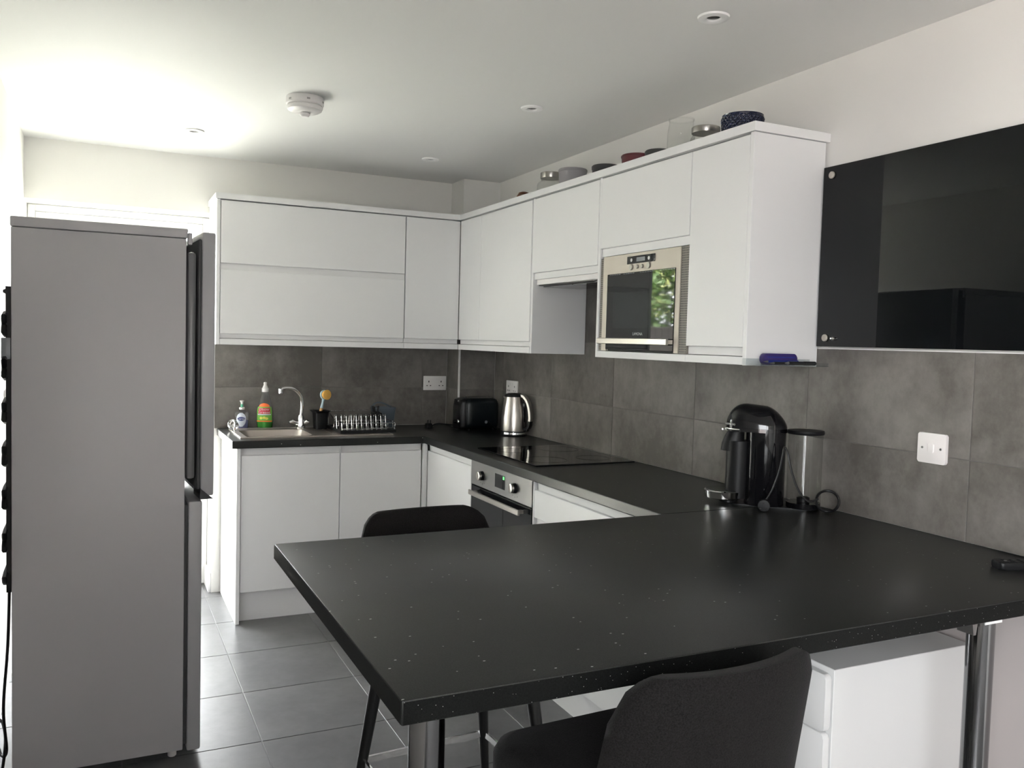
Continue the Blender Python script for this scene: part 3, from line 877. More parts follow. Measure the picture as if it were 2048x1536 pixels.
# hob
hb_ = root('induction_hob', (-.28, -1.46, WT1), 'flat black glass hob set in the worktop beside the kettle', 'hob')
box('glass', -.522, -.030, -1.765, -1.155, WT1 + .0004, WT1 + .0062, M_HOB, hb_, .0012, 1)
M_HOBMARK = mat('hob_mark', (0.010, 0.010, 0.010), 0.06)
for x, y, r in ((-.40, -1.30, .075), (-.40, -1.62, .095), (-.16, -1.30, .095), (-.16, -1.62, .075)):
    obj('zone_ring', lathe([(r, WT1 + .0063), (r, WT1 + .0066), (r + .0015, WT1 + .0066), (r + .0015, WT1 + .0063)], (x, y, 0), 48), M_HOBMARK, hb_)

# ================================================================== small things by the sink
cam_dir = Vector((-.33, -1, 0)).normalized()
ca = math.atan2(cam_dir.y, cam_dir.x)
# hand soap
def interp(prof):
    def f(z):
        for (r0, z0), (r1, z1) in zip(prof, prof[1:]):
            if z0 <= z <= z1 and z1 > z0: return r0 + (r1 - r0) * (z - z0) / (z1 - z0)
        return prof[-1][0]
    return f
def bent(rf, c, sx, sy, a0, z0, th):
    c = Vector(c)
    def f(p):
        z = z0 + p.y
        r = rf(z) + th
        a = a0 + p.x / max(r * (sx + sy) / 2, 1e-4)
        return c + Vector((r * math.cos(a) * sx, r * math.sin(a) * sy, z))
    return f
s = root('soap_bottle', (-1.456, -.052, WT1), 'small clear hand soap pump bottle with navy oval label beside the sink', 'soap bottle', local=True, rotz=ca + PI / 2)
pf = [(.026, .0), (.030, .004), (.031, .05), (.034, .085), (.030, .094), (.014, .100), (.013, .106)]
obj('bottle', lathe([(0, 0)] + pf + [(0, .106)], n=28, sx=1.15, sy=.72), M_CLEARPL, s, True)
obj('liquid', lathe([(0, .002), (.028, .005), (.0295, .05), (.0, .0505)], n=28, sx=1.12, sy=.70), M_LILAC, s, True)
rf = interp(pf)
lb = obj('label_front', patch(rf, R(-90 - 44), R(-90 + 44), .014, .090, sx=1.15, sy=.72, mask=lambda t: math.sin(PI * min(max(t, .02), .98)) ** .5), M_LBLPALE, s)
ov_ = obj('label_oval', patch(rf, R(-90 - 36), R(-90 + 36), .046, .068, sx=1.15, sy=.72, th=.0012, mask=lambda t: math.sin(PI * min(max(t, .01), .99)) ** .6), M_LBLNAVY, lb)
text('lettering', 'Carex', .0155, None, M_LBLWHITE, lb, bend=bent(rf, (0, 0, 0), 1.15, .72, R(-90), .057, .0022))
obj('collar', disc_cyl(.0155, .1065, .119, n=20, bev=.002), M_WHITEPL, s, True)
pu = obj('pump', lathe([(0, .1195), (.007, .1195), (.0075, .136), (0, .136)], n=16), M_PUMPGREEN, s, True)
obj('pump_head', lathe([(0, .1362), (.006, .1362), (.008, .147), (.0125, .152), (.0125, .1555), (0, .157)], n=18), M_WHITEPL, pu, True)
# washing up liquid
s = root('washing_up_liquid', (-1.333, -.052, WT1), 'tall clear washing-up liquid bottle with green label and white cap', 'bottle', local=True, rotz=ca + PI / 2)
pf = [(.040, .0), (.043, .006), (.0455, .05), (.0445, .10), (.034, .15), (.020, .195), (.0175, .203)]
obj('bottle', lathe([(0, 0)] + pf + [(0, .203)], n=32, sx=1.0, sy=.72), M_CLEARPL, s, True)
obj('liquid', lathe([(0, .002), (.0405, .007), (.0435, .042), (0, .0425)], n=32, sx=.98, sy=.70), M_GREENLIQ, s, True)
rf = interp(pf)
lb = obj('label_front', patch(rf, R(-90 - 62), R(-90 + 62), .038, .122, sx=1.0, sy=.72, th=.0008), M_LBLGREEN, s, label='green label with red lettering panel')
obj('label_top', patch(rf, R(-90 - 46), R(-90 + 46), .1225, .142, sx=1.0, sy=.72, th=.0008, mask=lambda t: math.sqrt(max(1 - t * t, .02))), M_LBLORANGE, lb)
obj('label_band', patch(rf, R(-90 - 62), R(-90 + 62), .040, .046, sx=1.0, sy=.72, th=.0014), M_LBLORANGE, lb)
obj('label_panel', patch(rf, R(-90 - 44), R(-90 + 44), .084, .116, sx=1.0, sy=.72, th=.0014), M_LBLRED, lb)
obj('label_stripe', patch(rf, R(-90 - 50), R(-90 + 50), .077, .083, sx=1.0, sy=.72, th=.0014), M_LBLPALE, lb)
for da, zz in ((-20, .06), (2, .062), (18, .058)):
    obj('label_lemon', patch(rf, R(-90 + da - 11), R(-90 + da + 11), zz - .007, zz + .007, sx=1.0, sy=.72, th=.0014, mask=lambda t: math.sin(PI * min(max(t, .02), .98)) ** .5), M_LBLYEL, lb)
text('lettering', 'Elbow', .020, None, M_LBLWHITE, lb, bend=bent(rf, (0, 0, 0), 1.0, .72, R(-90), .108, .0024))
text('lettering', 'Grease', .020, None, M_LBLWHITE, lb, bend=bent(rf, (0, 0, 0), 1.0, .72, R(-90), .092, .0024))
cp = obj('cap', lathe([(0, .2035), (.0185, .2035), (.0185, .222), (.014, .228), (.010, .240), (0, .240)], n=22), M_WHITEPL, s, True)
obj('cap_nozzle', lathe([(0, .2402), (.0085, .2402), (.0095, .254), (.006, .258), (0, .258)], n=16), M_WHITEPL, cp, True)
# sink strainer / ladle bowl
s = root('steel_ladle', (-1.50, -.20, SZ), 'round steel ladle head leaning on the sink edge', 'ladle', local=True)
bm = lathe([(0, -.032), (.014, -.029), (.025, -.020), (.031, -.006), (.0315, .0), (.029, .0), (.023, -.018), (.012, -.026), (0, -.029)], n=26)
bmesh.ops.rotate(bm, cent=(0, 0, 0), matrix=Matrix.Rotation(R(62), 3, Vector((1, .5, 0))), verts=bm.verts[:])
bmesh.ops.translate(bm, verts=bm.verts[:], vec=(-.015, .03, .032))
obj('bowl', bm, M_CHROME, s, True, 60)
obj('handle', tube(spline([(-.015, .015, .055), (-.012, .0, .035), (-.022, -.045, .008), (-.026, -.08, .005)], 6), .004, 8), M_CHROME, s, True)
# brush pot
s = root('brush_pot', (-1.053, -.17, SZ), 'square black utensil pot between the tap and dish rack', 'pot', local=True, rotz=R(8))
def pot():
    rings = [[(u, v, z) for u, v in rrect(-w, w, -w, w, .008, 4)] for w, z in ((.030, 0), (.034, .088), (.034, .089), (.046, .100), (.046, .103), (.033, .101), (.030, .09), (.026, .006))]
    return loft(rings)
obj('body', pot(), M_BLACK, s, True)
s = root('dish_brush', (-1.053, -.17, SZ + .09), 'wooden and pale blue dish brush with yellow bristles in the black pot', 'brush')
p0, p1 = Vector((-1.066, -.172, SZ + .02)), Vector((-1.034, -.168, SZ + .178))
def along(t): return p0 + (p1 - p0) * t
obj('handle', tube([along(t) for t in (0, .3, .55, .60)], [.006, .008, .009, .009], 12), M_WOOD, s, True)
obj('neck', tube([along(.605), along(.7), along(.82), along(.95), along(1.06)], [.0088, .0075, .006, .009, .012], 12), M_BRUSHBLUE, s, True)
hd_c = p1 + Vector((.0, -.004, .012))
bm = lathe([(0, -.006), (.025, -.006), (.027, 0), (.025, .006), (0, .008)], n=24)
rot = Vector((0, 0, 1)).rotation_difference(Vector((.45, -.9, .05))).to_matrix()
bmesh.ops.rotate(bm, cent=(0, 0, 0), matrix=rot, verts=bm.verts[:]); bmesh.ops.translate(bm, verts=bm.verts[:], vec=hd_c)
hd = obj('head', bm, M_BRUSHBLUE, s, True)
bm = lathe([(0, .0085), (.023, .0085), (.027, .022), (.0275, .028), (.018, .033), (0, .035)], n=24)
bmesh.ops.rotate(bm, cent=(0, 0, 0), matrix=rot, verts=bm.verts[:]); bmesh.ops.translate(bm, verts=bm.verts[:], vec=hd_c)
obj('bristles', bm, M_BRISTLE, hd, True)
# dish rack
RZ = WT1 + .0077
s = root('dish_rack', (-.86, -.31, RZ), 'chrome wire dish rack on a black tray', 'dish rack')
rx0, rx1, ry0, ry1 = -1.010, -.705, -.455, -.125
bm = B(rx0, rx1, ry0, ry1, RZ, RZ + .004); 
B(rx0, rx1, ry0, ry0 + .006, RZ + .004, RZ + .016, bm=bm); B(rx0, rx1, ry1 - .006, ry1, RZ + .004, RZ + .016, bm=bm)
B(rx0, rx0 + .006, ry0 + .006, ry1 - .006, RZ + .004, RZ + .016, bm=bm); B(rx1 - .006, rx1, ry0 + .006, ry1 - .006, RZ + .004, RZ + .016, bm=bm)
obj('tray', bm, M_BLACK, s)
wr = .0017
fz0, fz1 = RZ + .022, RZ + .050
for z in (fz0, fz1):
    obj('rail', tube([(rx0 + .012, ry0 + .012, z), (rx1 - .006, ry0 + .012, z)], wr, 6), M_CHROME, s, True)
    obj('rail', tube([(rx0 + .012, ry0 + .18, z), (rx1 - .006, ry0 + .18, z)], wr, 6), M_CHROME, s, True)
obj('rail', tube([(rx0 + .01, ry1 - .02, RZ + .095), (rx1 - .07, ry1 - .02, RZ + .098)], wr, 6), M_CHROME, s, True)
for x in (rx0 + .010, rx1 - .004):
    obj('end_hoop', tube(spline([(x, ry0 + .006, RZ + .0165), (x, ry0 + .004, fz1), (x, ry0 + .02, fz1 + .006), (x, ry0 + .18, fz1 + .008), (x, ry1 - .02, RZ + .09), (x, ry1 - .015, RZ + .0165)], 4), wr * 1.6, 8), M_CHROME, s, True)
for i in range(11):
    x = rx0 + .005 + i * .0275
    obj('plate_divider', tube(spline([(x, ry0 + .10, RZ + .005), (x, ry0 + .115, RZ + .075), (x + .001, ry0 + .135, RZ + .088), (x, ry0 + .155, RZ + .075), (x, ry0 + .17, RZ + .005)], 4), wr * 1.2, 6), M_CHROME, s, True)
    if 0 < i < 11: obj('front_wire', tube([(x + .01, ry0 + .012, fz0), (x + .01, ry0 + .012, fz1)], wr, 6), M_CHROME, s, True)
# grey tub behind rack
s = root('plastic_tub', (-.665, -.085, WT1), 'grey-blue plastic tub with curved rim behind the dish rack', 'tub', local=True)
rings = [[(u, v, z) for u, v in rrect(-w, w, -d, d, .015, 5)] for w, d, z in ((.052, .045, 0), (.062, .054, .105), (.064, .056, .112), (.064, .056, .115), (.060, .052, .115), (.050, .043, .004))]
obj('body', loft(rings), M_TUB, s, True)
obj('rim_arch', tube(spline([(-.058, .048, .113), (-.03, .05, .135), (.0, .05, .138), (.03, .05, .128), (.058, .048, .113)], 6), .005, 8), M_TUB, s, True)
s = root('cutlery_basket', (-.745, -.215, RZ + .005), 'small black cutlery basket at the end of the dish rack', 'basket', local=True)
rings = [[(u, v, z) for u, v in rrect(-w, w, -d, d, .006, 3)] for w, d, z in ((.016, .045, 0), (.020, .05, .085), (.017, .047, .085), (.014, .043, .004))]
obj('body', loft(rings), M_BLACK, s, True)
for dx, dy, lean in ((-.006, -.02, -.012), (.004, .0, .006), (.006, .025, .014), (-.004, .03, -.008)):
    obj('utensil', tube([(dx, dy, .01), (dx + lean * .6, dy, .08), (dx + lean, dy + .004, .118)], [.003, .004, .006], 8), M_BLACK, s, True)

# sockets and switches
def socket(label, c, axis, w, h, double=True, m=M_WHITEPL):
    s = root('wall_socket', c, label, 'socket')
    cx, cy, cz = c
    def place(u0, u1, d0, d1, z0, z1, name, mm, par, bev=0.0):
        if axis == 'y': return box(name, cx + u0, cx + u1, cy - d1, cy - d0, cz + z0, cz + z1, mm, par, bev)
        return box(name, cx - d1, cx - d0, cy - u1, cy - u0, cz + z0, cz + z1, mm, par, bev)
    p = place(-w / 2, w / 2, .0003, .009, -h / 2, h / 2, 'plate', m, s, .003)
    for k in (-1, 1):
        u = k * w * .27
        place(u - .003, u + .003, .0091, .0096, .004, .014, 'pin_slot', M_DARKSLOT, p)
        for q in (-1, 1):
            place(u + q * .011 - .004, u + q * .011 + .004, .0091, .0096, -.018, -.013, 'pin_slot', M_DARKSLOT, p)
        place(u + k * .020 - .0035, u + k * .020 + .0035, .0091, .0105, .004, .015, 'rocker', m, p)
        place(k * w * .08 - .005, k * w * .08 + .005, .0091, .011, .018, .030, 'rocker', m, p)
    return s
socket('white double wall socket on dark tiles above the worktop corner', (-.322, -.0093, 1.163), 'y', .146, .086)
socket('white double wall socket partly hidden behind the kettle', (-.0093, -.462, 1.160), 'x', .146, .086)
s = root('light_switch', (-.0093, -3.243, 1.157), 'square white single switch on tiles above the breakfast bar', 'switch')
p = obj('plate', prism(rrect(-3.243 - .046, -3.243 + .046, 1.157 - .043, 1.157 + .043, .006), 'x', -.020, -.0093, bevel=.002), M_SWITCH, s, True)
obj('rocker', prism(rrect(-3.243 - .009, -3.243 + .009, 1.157 - .013, 1.157 + .013, .003), 'x', -.0245, -.0202, bevel=.001), M_SWITCH, p, True)
for dy in (-.030, .030):
    obj('screw', lathe([(0, -.0212), (.0035, -.0212), (.0035, -.0202)], (0, -3.243 + dy, 1.157), 14, axis='x'), M_OVSTEEL, p)
s = root('light_switch', (XL, -.955, 1.14), 'white switch plate on the cream wall behind the fridge', 'switch')
p = box('plate', XL + .0003, XL + .010, -.998, -.912, 1.098, 1.184, M_SWITCH, s, .003)
box('rocker', XL + .0101, XL + .014, -.965, -.945, 1.127, 1.155, M_SWITCH, p, .001)

# ================================================================== toaster, plug, kettle
s = root('toaster', (-.165, -.315, WT1), 'black two-slot toaster beside the steel kettle', 'toaster', local=True, rotz=R(4))
def toaster_body():
    rings = []
    for x, w, h, r in ((-.105, .060, .168, .028), (-.095, .070, .180, .030), (-.07, .074, .186, .03), (.07, .074, .186, .03), (.095, .070, .180, .030), (.105, .060, .168, .028)):
        rings.append([(x, u, v) for u, v in rrect(-w, w, .010, h, r, 6)])
    return loft(rings)
bd = obj('body', toaster_body(), M_TOASTER, s, True, 50)
ep = obj('end_plate', loft([[(x, u, v) for u, v in rrect(-w, w, .006, h, .02, 5)] for x, w, h in ((-.135, .048, .150), (-.128, .056, .176), (-.1055, .060, .184))]), M_BLACK, s, True, 40)
box('lever', -.152, -.134, -.014, .014, .040, .058, M_GLOSSBLACK, s, .004)
obj('dial', lathe([(0, -.145), (.011, -.145), (.013, -.142), (.013, -.1352)], (0, -.030, .05), 20, axis='x'), M_CHROME, s, True)
box('lever_top', -.1345, -.126, -.020, -.004, .161, .172, M_CHROME, s, .002)
for v in (-.028, .012):
    sl = box('slot_rim', -.075, .075, v - .004, v + .022, .1862, .1885, M_STEEL, s)
    box('slot', -.070, .070, v + .001, v + .017, .1886, .1890, M_DARKSLOT, sl)
for x in (-.08, .08):
    for y in (-.05, .05): obj('foot', disc_cyl(.009, 0, .0098, (x, y, 0), 12), M_BLACK, s)
pg = obj('plug', loft([[(u, v, z) for u, v in rrect(-.24 - w, -.24 + w, .155 - w * .9, .155 + w * .9, .006, 3)] for w, z in ((.020, .0), (.021, .014), (.015, .026))]), M_BLACK, s, True)
for du, dv in ((-.009, -.006), (.009, -.006), (0, .010)):
    box('pin', -.24 + du - .003, -.24 + du + .003, .155 + dv - .002, .155 + dv + .002, .0262, .044, M_DARKSLOT, pg)
obj('cord', tube(spline([(-.222, .15, .012), (-.18, .15, .022), (-.12, .13, .016), (-.06, .12, .006), (.0, .10, .006), (.03, .085, .02), (.04, .072, .03)], 6), .0035, 8), M_BLACK, s, True)
# trailing lead and label on the toaster front
obj('lead_tag', lathe([(0, -.0752), (.009, -.0752), (.009, -.0745)], (.02, 0, .048), 16, axis='y'), M_LCD, s)
obj('front_cord', tube(spline([(.03, -.078, .052), (.05, -.082, .034), (.07, -.085, .018), (.085, -.09, .006)], 6), .0022, 6), M_BLACK, s, True)

s = root('electric_kettle', (-.092, -.655, WT1), 'brushed steel electric kettle with dark lid beside the hob', 'kettle', local=True, rotz=R(-58))
obj('base', lathe([(0, 0), (.070, 0), (.073, .004), (.072, .010), (0, .010)], n=40), M_BLACK, s, True)
obj('base_ring', lathe([(.0, .0102), (.0725, .0102), (.0715, .020), (0, .020)], n=40), M_CHROME, s, True)
obj('seam', lathe([(0, .0202), (.068, .0202), (.068, .026), (0, .026)], n=40), M_BLACK, s, True)
obj('body', lathe([(0, .0262), (.0715, .0262), (.0722, .035), (.0712, .07), (.068, .11), (.062, .16), (.055, .20), (.0525, .214), (0, .214)], n=48), M_STEEL, s, True, 50)
obj('lid', lathe([(0, .2142), (.0545, .2142), (.0555, .219), (.053, .226), (.034, .233), (0, .236)], n=40), M_MATTBLACK, s, True)
sec = [(1.0, .35), (1.0, -.35), (.8, -.5), (-.8, -.5), (-1.0, -.35), (-1.0, .35), (-.8, .5), (.8, .5)]
path = spline([(.046, 0, .222), (.066, 0, .217), (.090, 0, .190), (.104, 0, .150), (.110, 0, .105), (.108, 0, .085)], 6)
obj('handle', tube(path, .0165, ref=(0, 1, 0), sec=sec), M_STEEL, s, True, 50)
path = spline([(.107, 0, .084), (.104, 0, .060), (.092, 0, .045), (.072, 0, .042)], 6)
obj('handle_grip', tube(path, .0165, ref=(0, 1, 0), sec=sec), M_BLACK, s, True, 50)
obj('water_window', prism(rrect(-.006, .006, .075, .185, .005), 'x', .055, .0705), M_GLOSSBLACK, s, True)
obj('spout', loft([[(-.048, -.014, .200), (-.048, .014, .200), (-.046, .014, .2138), (-.046, -.014, .2138)], [(-.066, -.008, .207), (-.066, .008, .207), (-.064, .008, .2138), (-.064, -.008, .2138)]]), M_STEEL, s)
box('switch', .066, .094, -.010, .010, .028, .036, M_BLACK, s, .002)

# ================================================================== coffee machine
s = root('coffee_machine', (-.190, -2.722, WT1), 'gloss black capsule coffee machine with chrome drip tray and clear water tank', 'coffee machine', local=True, rotz=R(-45))
def ring(x0, x1, r, z, ins=0.0): return [(u, v, z) for u, v in stadium(x0, x1, r, ins)]
obj('body', loft([ring(-.040, .088, .060, .004), ring(-.040, .088, .062, .010), ring(-.040, .088, .062, .244)]), M_GLOSSBLACK, s, True, 40)
fc = obj('front_column', lathe([(0, .02), (.040, .02), (.040, .21), (0, .21)], (-.062, 0, 0), 32), M_MATTBLACK, s, True)
rings = []
for i in range(11):
    t = R(90 * i / 10)
    ins = .062 * (1 - math.cos(t))
    rr = []
    for u, v in stadium(-.106, .090, .065, min(ins, .060)):
        k = max(0, u + .01)
        rr.append((u, v, .2565 + .078 * math.sin(t) - (k * .10 + k * k * 2.2) * math.sin(t)))
    rings.append(rr)
hd = obj('head', loft(rings), M_GLOSSBLACK, s, True, 50)
obj('band', loft([ring(-.106, .090, .065, .2445), ring(-.106, .090, .065, .256)]), M_GLOSSBLACK, s, True, 40)
pts = [(x, y) for x, y in stadium(-.1075, .0915, .0665) if x < -.045]
pts.sort(key=lambda p: math.atan2(p[1], p[0] + .03) % (2 * PI))
obj('chrome_trim', tube([(x, y, .2505) for x, y in pts], .0045, 8), M_CHROME, s, True)
obj('lever', loft([ring(-.124, -.05, .030, .2440), ring(-.124, -.05, .030, .2495)]), M_CHROME, s, True, 40)
obj('spout', loft([[(u, v, z) for u, v in stadium(-.115 + a, -.045, .030 + b)] for a, b, z in ((-.006, .001, .176), (-.003, 0, .20), (.006, -.002, .225), (.016, -.006, .243))]), M_MATTBLACK, s, True, 50)
obj('base_plate', loft([ring(-.095, .19, .040, .0), ring(-.095, .19, .040, .0038)]), M_BLACK, s)
tr = obj('drip_tray', lathe([(0, .014), (.056, .014), (.063, .018), (.065, .040), (.061, .043), (0, .043)], (-.106, 0, 0), 40), M_CHROME, s, True)
obj('tray_grid', lathe([(0, .0431), (.059, .0431), (.059, .0445), (0, .0445)], (-.106, 0, 0), 40), M_BLACK, tr)
obj('tray_foot', disc_cyl(.03, .0039, .0138, (-.09, 0, 0), 24), M_BLACK, tr)
TX = .148
tk = obj('water_tank', lathe([(.052, .022), (.054, .026), (.054, .243)], (TX, 0, 0), 40), M_TANK, s, True)
obj('tank_lid', lathe([(0, .244), (.0565, .244), (.0585, .249), (.0565, .256), (0, .258)], (TX, 0, 0), 40), M_MATTBLACK, tk, True)
obj('tank_base', lathe([(0, .004), (.054, .004), (.054, .0215), (0, .0215)], (TX, 0, 0), 40), M_GLOSSBLACK, tk, True)
obj('tank_valve', lathe([(0, .022), (.020, .022), (.020, .036), (.012, .040), (0, .040)], (TX, 0, 0), 24), M_BLACK, tk, True)
text('lettering', 'NESPRESSO', .0085, facing((-.62, -.78, 0), (-.088, -.0545, .2675)), M_LETTER, hd)
pg = obj('plug', lathe([(0, -.128), (.018, -.127), (.0195, -.122), (.0195, -.108), (.012, -.102), (0, -.102)], (.032, 0, .0197), 24, axis='y'), M_MATTBLACK, s, True)
for dx, dz in ((0, .010), (-.009, -.006), (.009, -.006)):
    box('pin', .032 + dx - .0025, .032 + dx + .0025, -.142, -.1282, .0197 + dz - .0015, .0197 + dz + .0015, M_DKCHROME, pg)
obj('cord', tube(spline([(.037, -.105, .036), (.055, -.10, .07), (.073, -.092, .13), (.082, -.088, .185), (.086, -.082, .206), (.095, -.079, .190), (.107, -.080, .14), (.126, -.078, .085), (.148, -.076, .050), (.171, -.073, .036), (.194, -.070, .048)], 6), .0032, 8), M_BLACK, s, True)
lp = [(.222 + .034 * math.cos(t), -.052 + .004 * math.sin(3 * t), .0385 + .034 * math.sin(t)) for t in [2 * PI * i / 26 for i in range(26)]]
obj('cord_loop', tube(lp, .0042, 8, closed=True), M_BLACK, s, True)

# ================================================================== glass board, acrylic shelf, remote
s = root('glass_noticeboard', (-.02, -3.39, 1.438), 'large glossy black glass noticeboard on the wall', 'noticeboard')
box('panel', -.026, -.020, -3.99, -2.795, 1.440, 2.022, M_BOARD, s, .0008, 1)
for y in (-2.833, -3.952):
    for z in (1.468, 1.993):
        st = obj('standoff', disc_cyl(.009, -.0196, -.0004, (0, y, z), 18, 'x'), M_STEEL, s, True)
        obj('cap', disc_cyl(.0115, -.033, -.0262, (0, y, z), 24, 'x', .0015), M_MWSTEEL, st, True)
m = root('board_magnet', (-.03, -2.868, 1.466), 'tiny round silver magnet on the glass board corner', 'magnet')
obj('disc', disc_cyl(.005, -.034, -.0262, (0, -2.868, 1.466), 16, 'x', .001), M_STEEL, m, True)
obj('grip', disc_cyl(.0035, -.040, -.0342, (0, -2.868, 1.466), 14, 'x', .001), M_CHROME, m, True)

s = root('acrylic_shelf', (-.19, -2.83, 1.37), 'small clear acrylic shelf holding pens on the cabinet end', 'shelf')
M_ACRYL = clear_glass('acrylic', (0.90, 0.92, 0.92))
box('base', -.325, -.045, -2.868, -2.7855, 1.3745, 1.3775, M_ACRYL, s)
box('lip', -.325, -.045, -2.871, -2.8682, 1.3745, 1.386, M_ACRYL, s)
box('back', -.325, -.045, -2.7885, -2.7855, 1.3776, 1.396, M_ACRYL, s)
ps = root('pencil_case', (-.19, -2.806, 1.3778), 'small dark purple case on the acrylic shelf', 'case')
obj('body', prism(rrect(-.262, -.125, 1.3778, 1.413, .012), 'y', -2.815, -2.792, bevel=.003), M_PURPLE, ps, True)
box('zip', -.250, -.137, -2.8165, -2.8152, 1.400, 1.403, M_BLUE, ps)
def pen(label, a, b, m, capm, r=.0045):
    a, b = Vector(a), Vector(b)
    p = root('pen', a.lerp(b, .5), label, 'pen', 'pens on the acrylic shelf')
    L_ = lambda t: a.lerp(b, t)
    obj('barrel', tube([L_(0.12), L_(.62)], r, 10), m, p, True)
    obj('cap', tube([L_(.625), L_(1.0)], r * 1.12, 10), capm, p, True)
    obj('tip', tube([L_(0), L_(.115)], [.0008, r * .9], 10), M_OVSTEEL, p, True)
    return p
pen('blue ballpoint pen lying on the acrylic shelf', (-.275, -2.826, 1.3875), (-.130, -2.822, 1.3878), M_BLUE, M_BLUE)
pen('clear ballpoint pen with grey cap on the acrylic shelf', (-.262, -2.840, 1.3832), (-.118, -2.838, 1.3832), M_BLACK, M_LCD)
pen('thick black marker pen at the front of the acrylic shelf', (-.215, -2.855, 1.384), (-.085, -2.852, 1.384), M_BLACK, M_BLACK, .0058)

s = root('remote_control', (-.10, -3.605, WT1), 'black remote control lying on the breakfast bar by the wall', 'remote', local=True, rotz=R(-22))
obj('body', prism(rrect(-.095, .085, -.023, .023, .010), 'z', 0, .017, bevel=.004), M_MATTBLACK, s, True)
for i in range(7):
    for j in range(3):
        obj('button', disc_cyl(.0042, .0171, .0188, (-.070 + i * .02, -.012 + j * .012, 0), 10, bev=.0006), M_OVSTEEL if (i, j) == (0, 1) else M_BLACK, s)

# ================================================================== things on top of the cabinets
TZ = CZ1
def jar_lidded(label, x, y, r, h, rn, lidh, cap=M_LIDSTEEL, group=None):
    s = root('glass_jar', (x, y, TZ), label, 'jar', local=True)
    obj('glass', lathe([(0, .0), (r * .92, 0), (r, .006), (r, h * .62), (r * .96, h * .75), (rn, h * .88), (rn, h)], n=36), M_JAR, s, True)
    if lidh: 
        l = obj('lid', lathe([(0, h + .0002), (rn + .004, h + .0002), (rn + .005, h + .003), (rn + .005, h + lidh - .002), (rn + .003, h + lidh), (0, h + lidh)], n=36), cap, s, True)
    else:
        obj('rim', lathe([(rn - .001, h - .004), (rn + .003, h - .003), (rn + .003, h + .002), (rn - .001, h + .003)], n=36), M_JAR, s, True)
    return s
jx = -.16
s = root('brown_pot', (jx - .03, -.905, TZ), 'small brown domed pot on the cabinet top near the corner', 'pot', local=True)
obj('body', lathe([(0, 0), (.030, 0), (.040, .02), (.036, .042), (.030, .046), (0, .046)], n=26), M_BROWN, s, True)
obj('lid', lathe([(0, .0462), (.032, .0462), (.026, .058), (.010, .064), (0, .065)], n=26), M_BROWN, s, True)
jar_lidded('rounded glass jar with steel lid next to the grey canister', jx, -1.14, .066, .096, .046, .028)
def canister(name, label, y, r, h, m, lidm, lid=.016, x=jx):
    s = root(name, (x, y, TZ), label, 'canister', local=True)
    obj('body', lathe([(0, 0), (r * .92, 0), (r * .94, .004), (r, h - lid), (0, h - lid)], n=36), m, s, True)
    obj('lid', lathe([(0, h - lid + .0003), (r + .002, h - lid + .0003), (r + .0025, h - .004), (r - .001, h), (0, h)], n=36), lidm, s, True)
    return s
canister('canister', 'grey tapered canister with dark lid line on the cabinet top', -1.36, .066, .104, M_GREYCAN, M_GREYCAN, .012)
canister('canister', 'low dark grey canister between grey and maroon ones', -1.655, .060, .070, M_DKCAN, M_DKCAN)
canister('canister', 'maroon red canister on the cabinet top', -1.895, .062, .072, M_RED, M_RED, .01)
canister('canister', 'small black canister tucked between the maroon canister and clear jar', -2.05, .052, .062, M_DKCAN, M_DKCAN)
jar_lidded('open clear glass jar without a lid on the cabinet top', jx, -2.195, .052, .152, .046, 0)
jar_lidded('short clear glass jar with wide steel lid beside the navy bowl', jx, -2.345, .056, .070, .047, .022)
s = root('patterned_bowl', (jx, -2.545, TZ), 'navy blue bowl with diamond relief at the cabinet end', 'bowl', local=True)
def bowl_mesh():
    bm = bmesh.new()
    n, k = 168, 30
    rings = []
    for j in range(k + 1):
        z = .002 + .084 * j / k
        rg = []
        for i in range(n):
            a = 2 * PI * i / n
            d = abs(math.cos(a * 14 + z * 190) * math.cos(a * 14 - z * 190))
            r = .062 + .006 * j / k + .0072 * d * (1 if 1 < j < k - 1 else 0)
            rg.append((r * math.cos(a), r * math.sin(a), z))
        rings.append(rg)
    for r, z in ((.070, .089), (.067, .088), (.064, .08), (.058, .012)):
        rings.append([(r * math.cos(2 * PI * i / n), r * math.sin(2 * PI * i / n), z) for i in range(n)])
    return loft(rings, bm=bm)
obj('body', bowl_mesh(), M_NAVY, s, True, 60)
obj('foot_ring', lathe([(0, 0), (.05, 0), (.05, .0018), (0, .0018)], n=30), M_NAVY, s)

# ================================================================== ceiling fittings
def downlight(label, x, y):
    s = root('downlight', (x, y, H), label, 'downlight', 'recessed ceiling downlights', local=True)
    obj('rim', lathe([(.020, -.001), (.022, -.006), (.030, -.009), (.044, -.006), (.046, -.0005), (.020, -.0004)], n=40), M_UPVC, s, True)
    obj('lamp', lathe([(0, -.0035), (.012, -.003), (.0195, -.0015), (.0195, -.0005), (0, -.0005)], n=28), M_LENS, s, True)
downlight('round recessed downlight nearest the cream wall behind the fridge', -1.764, -.595)
downlight('round recessed downlight above the corner wall cabinets', -.595, -.606)
downlight('round recessed downlight above the hob, in front of the jars', -.584, -1.764)
downlight('largest recessed downlight, above the breakfast bar', -.572, -2.892)
s = root('heat_alarm', (-1.425, -1.425, H), 'round white heat alarm on the ceiling', 'alarm', local=True)
obj('base', lathe([(0, -.0004), (.072, -.0004), (.074, -.006), (.074, -.028), (.071, -.032), (0, -.032)], n=44), M_WHITEPL, s, True)
bd = obj('body', lathe([(0, -.0325), (.068, -.0325), (.070, -.038), (.066, -.050), (.052, -.058), (.030, -.060), (0, -.060)], n=44), M_WHITEPL, s, True)
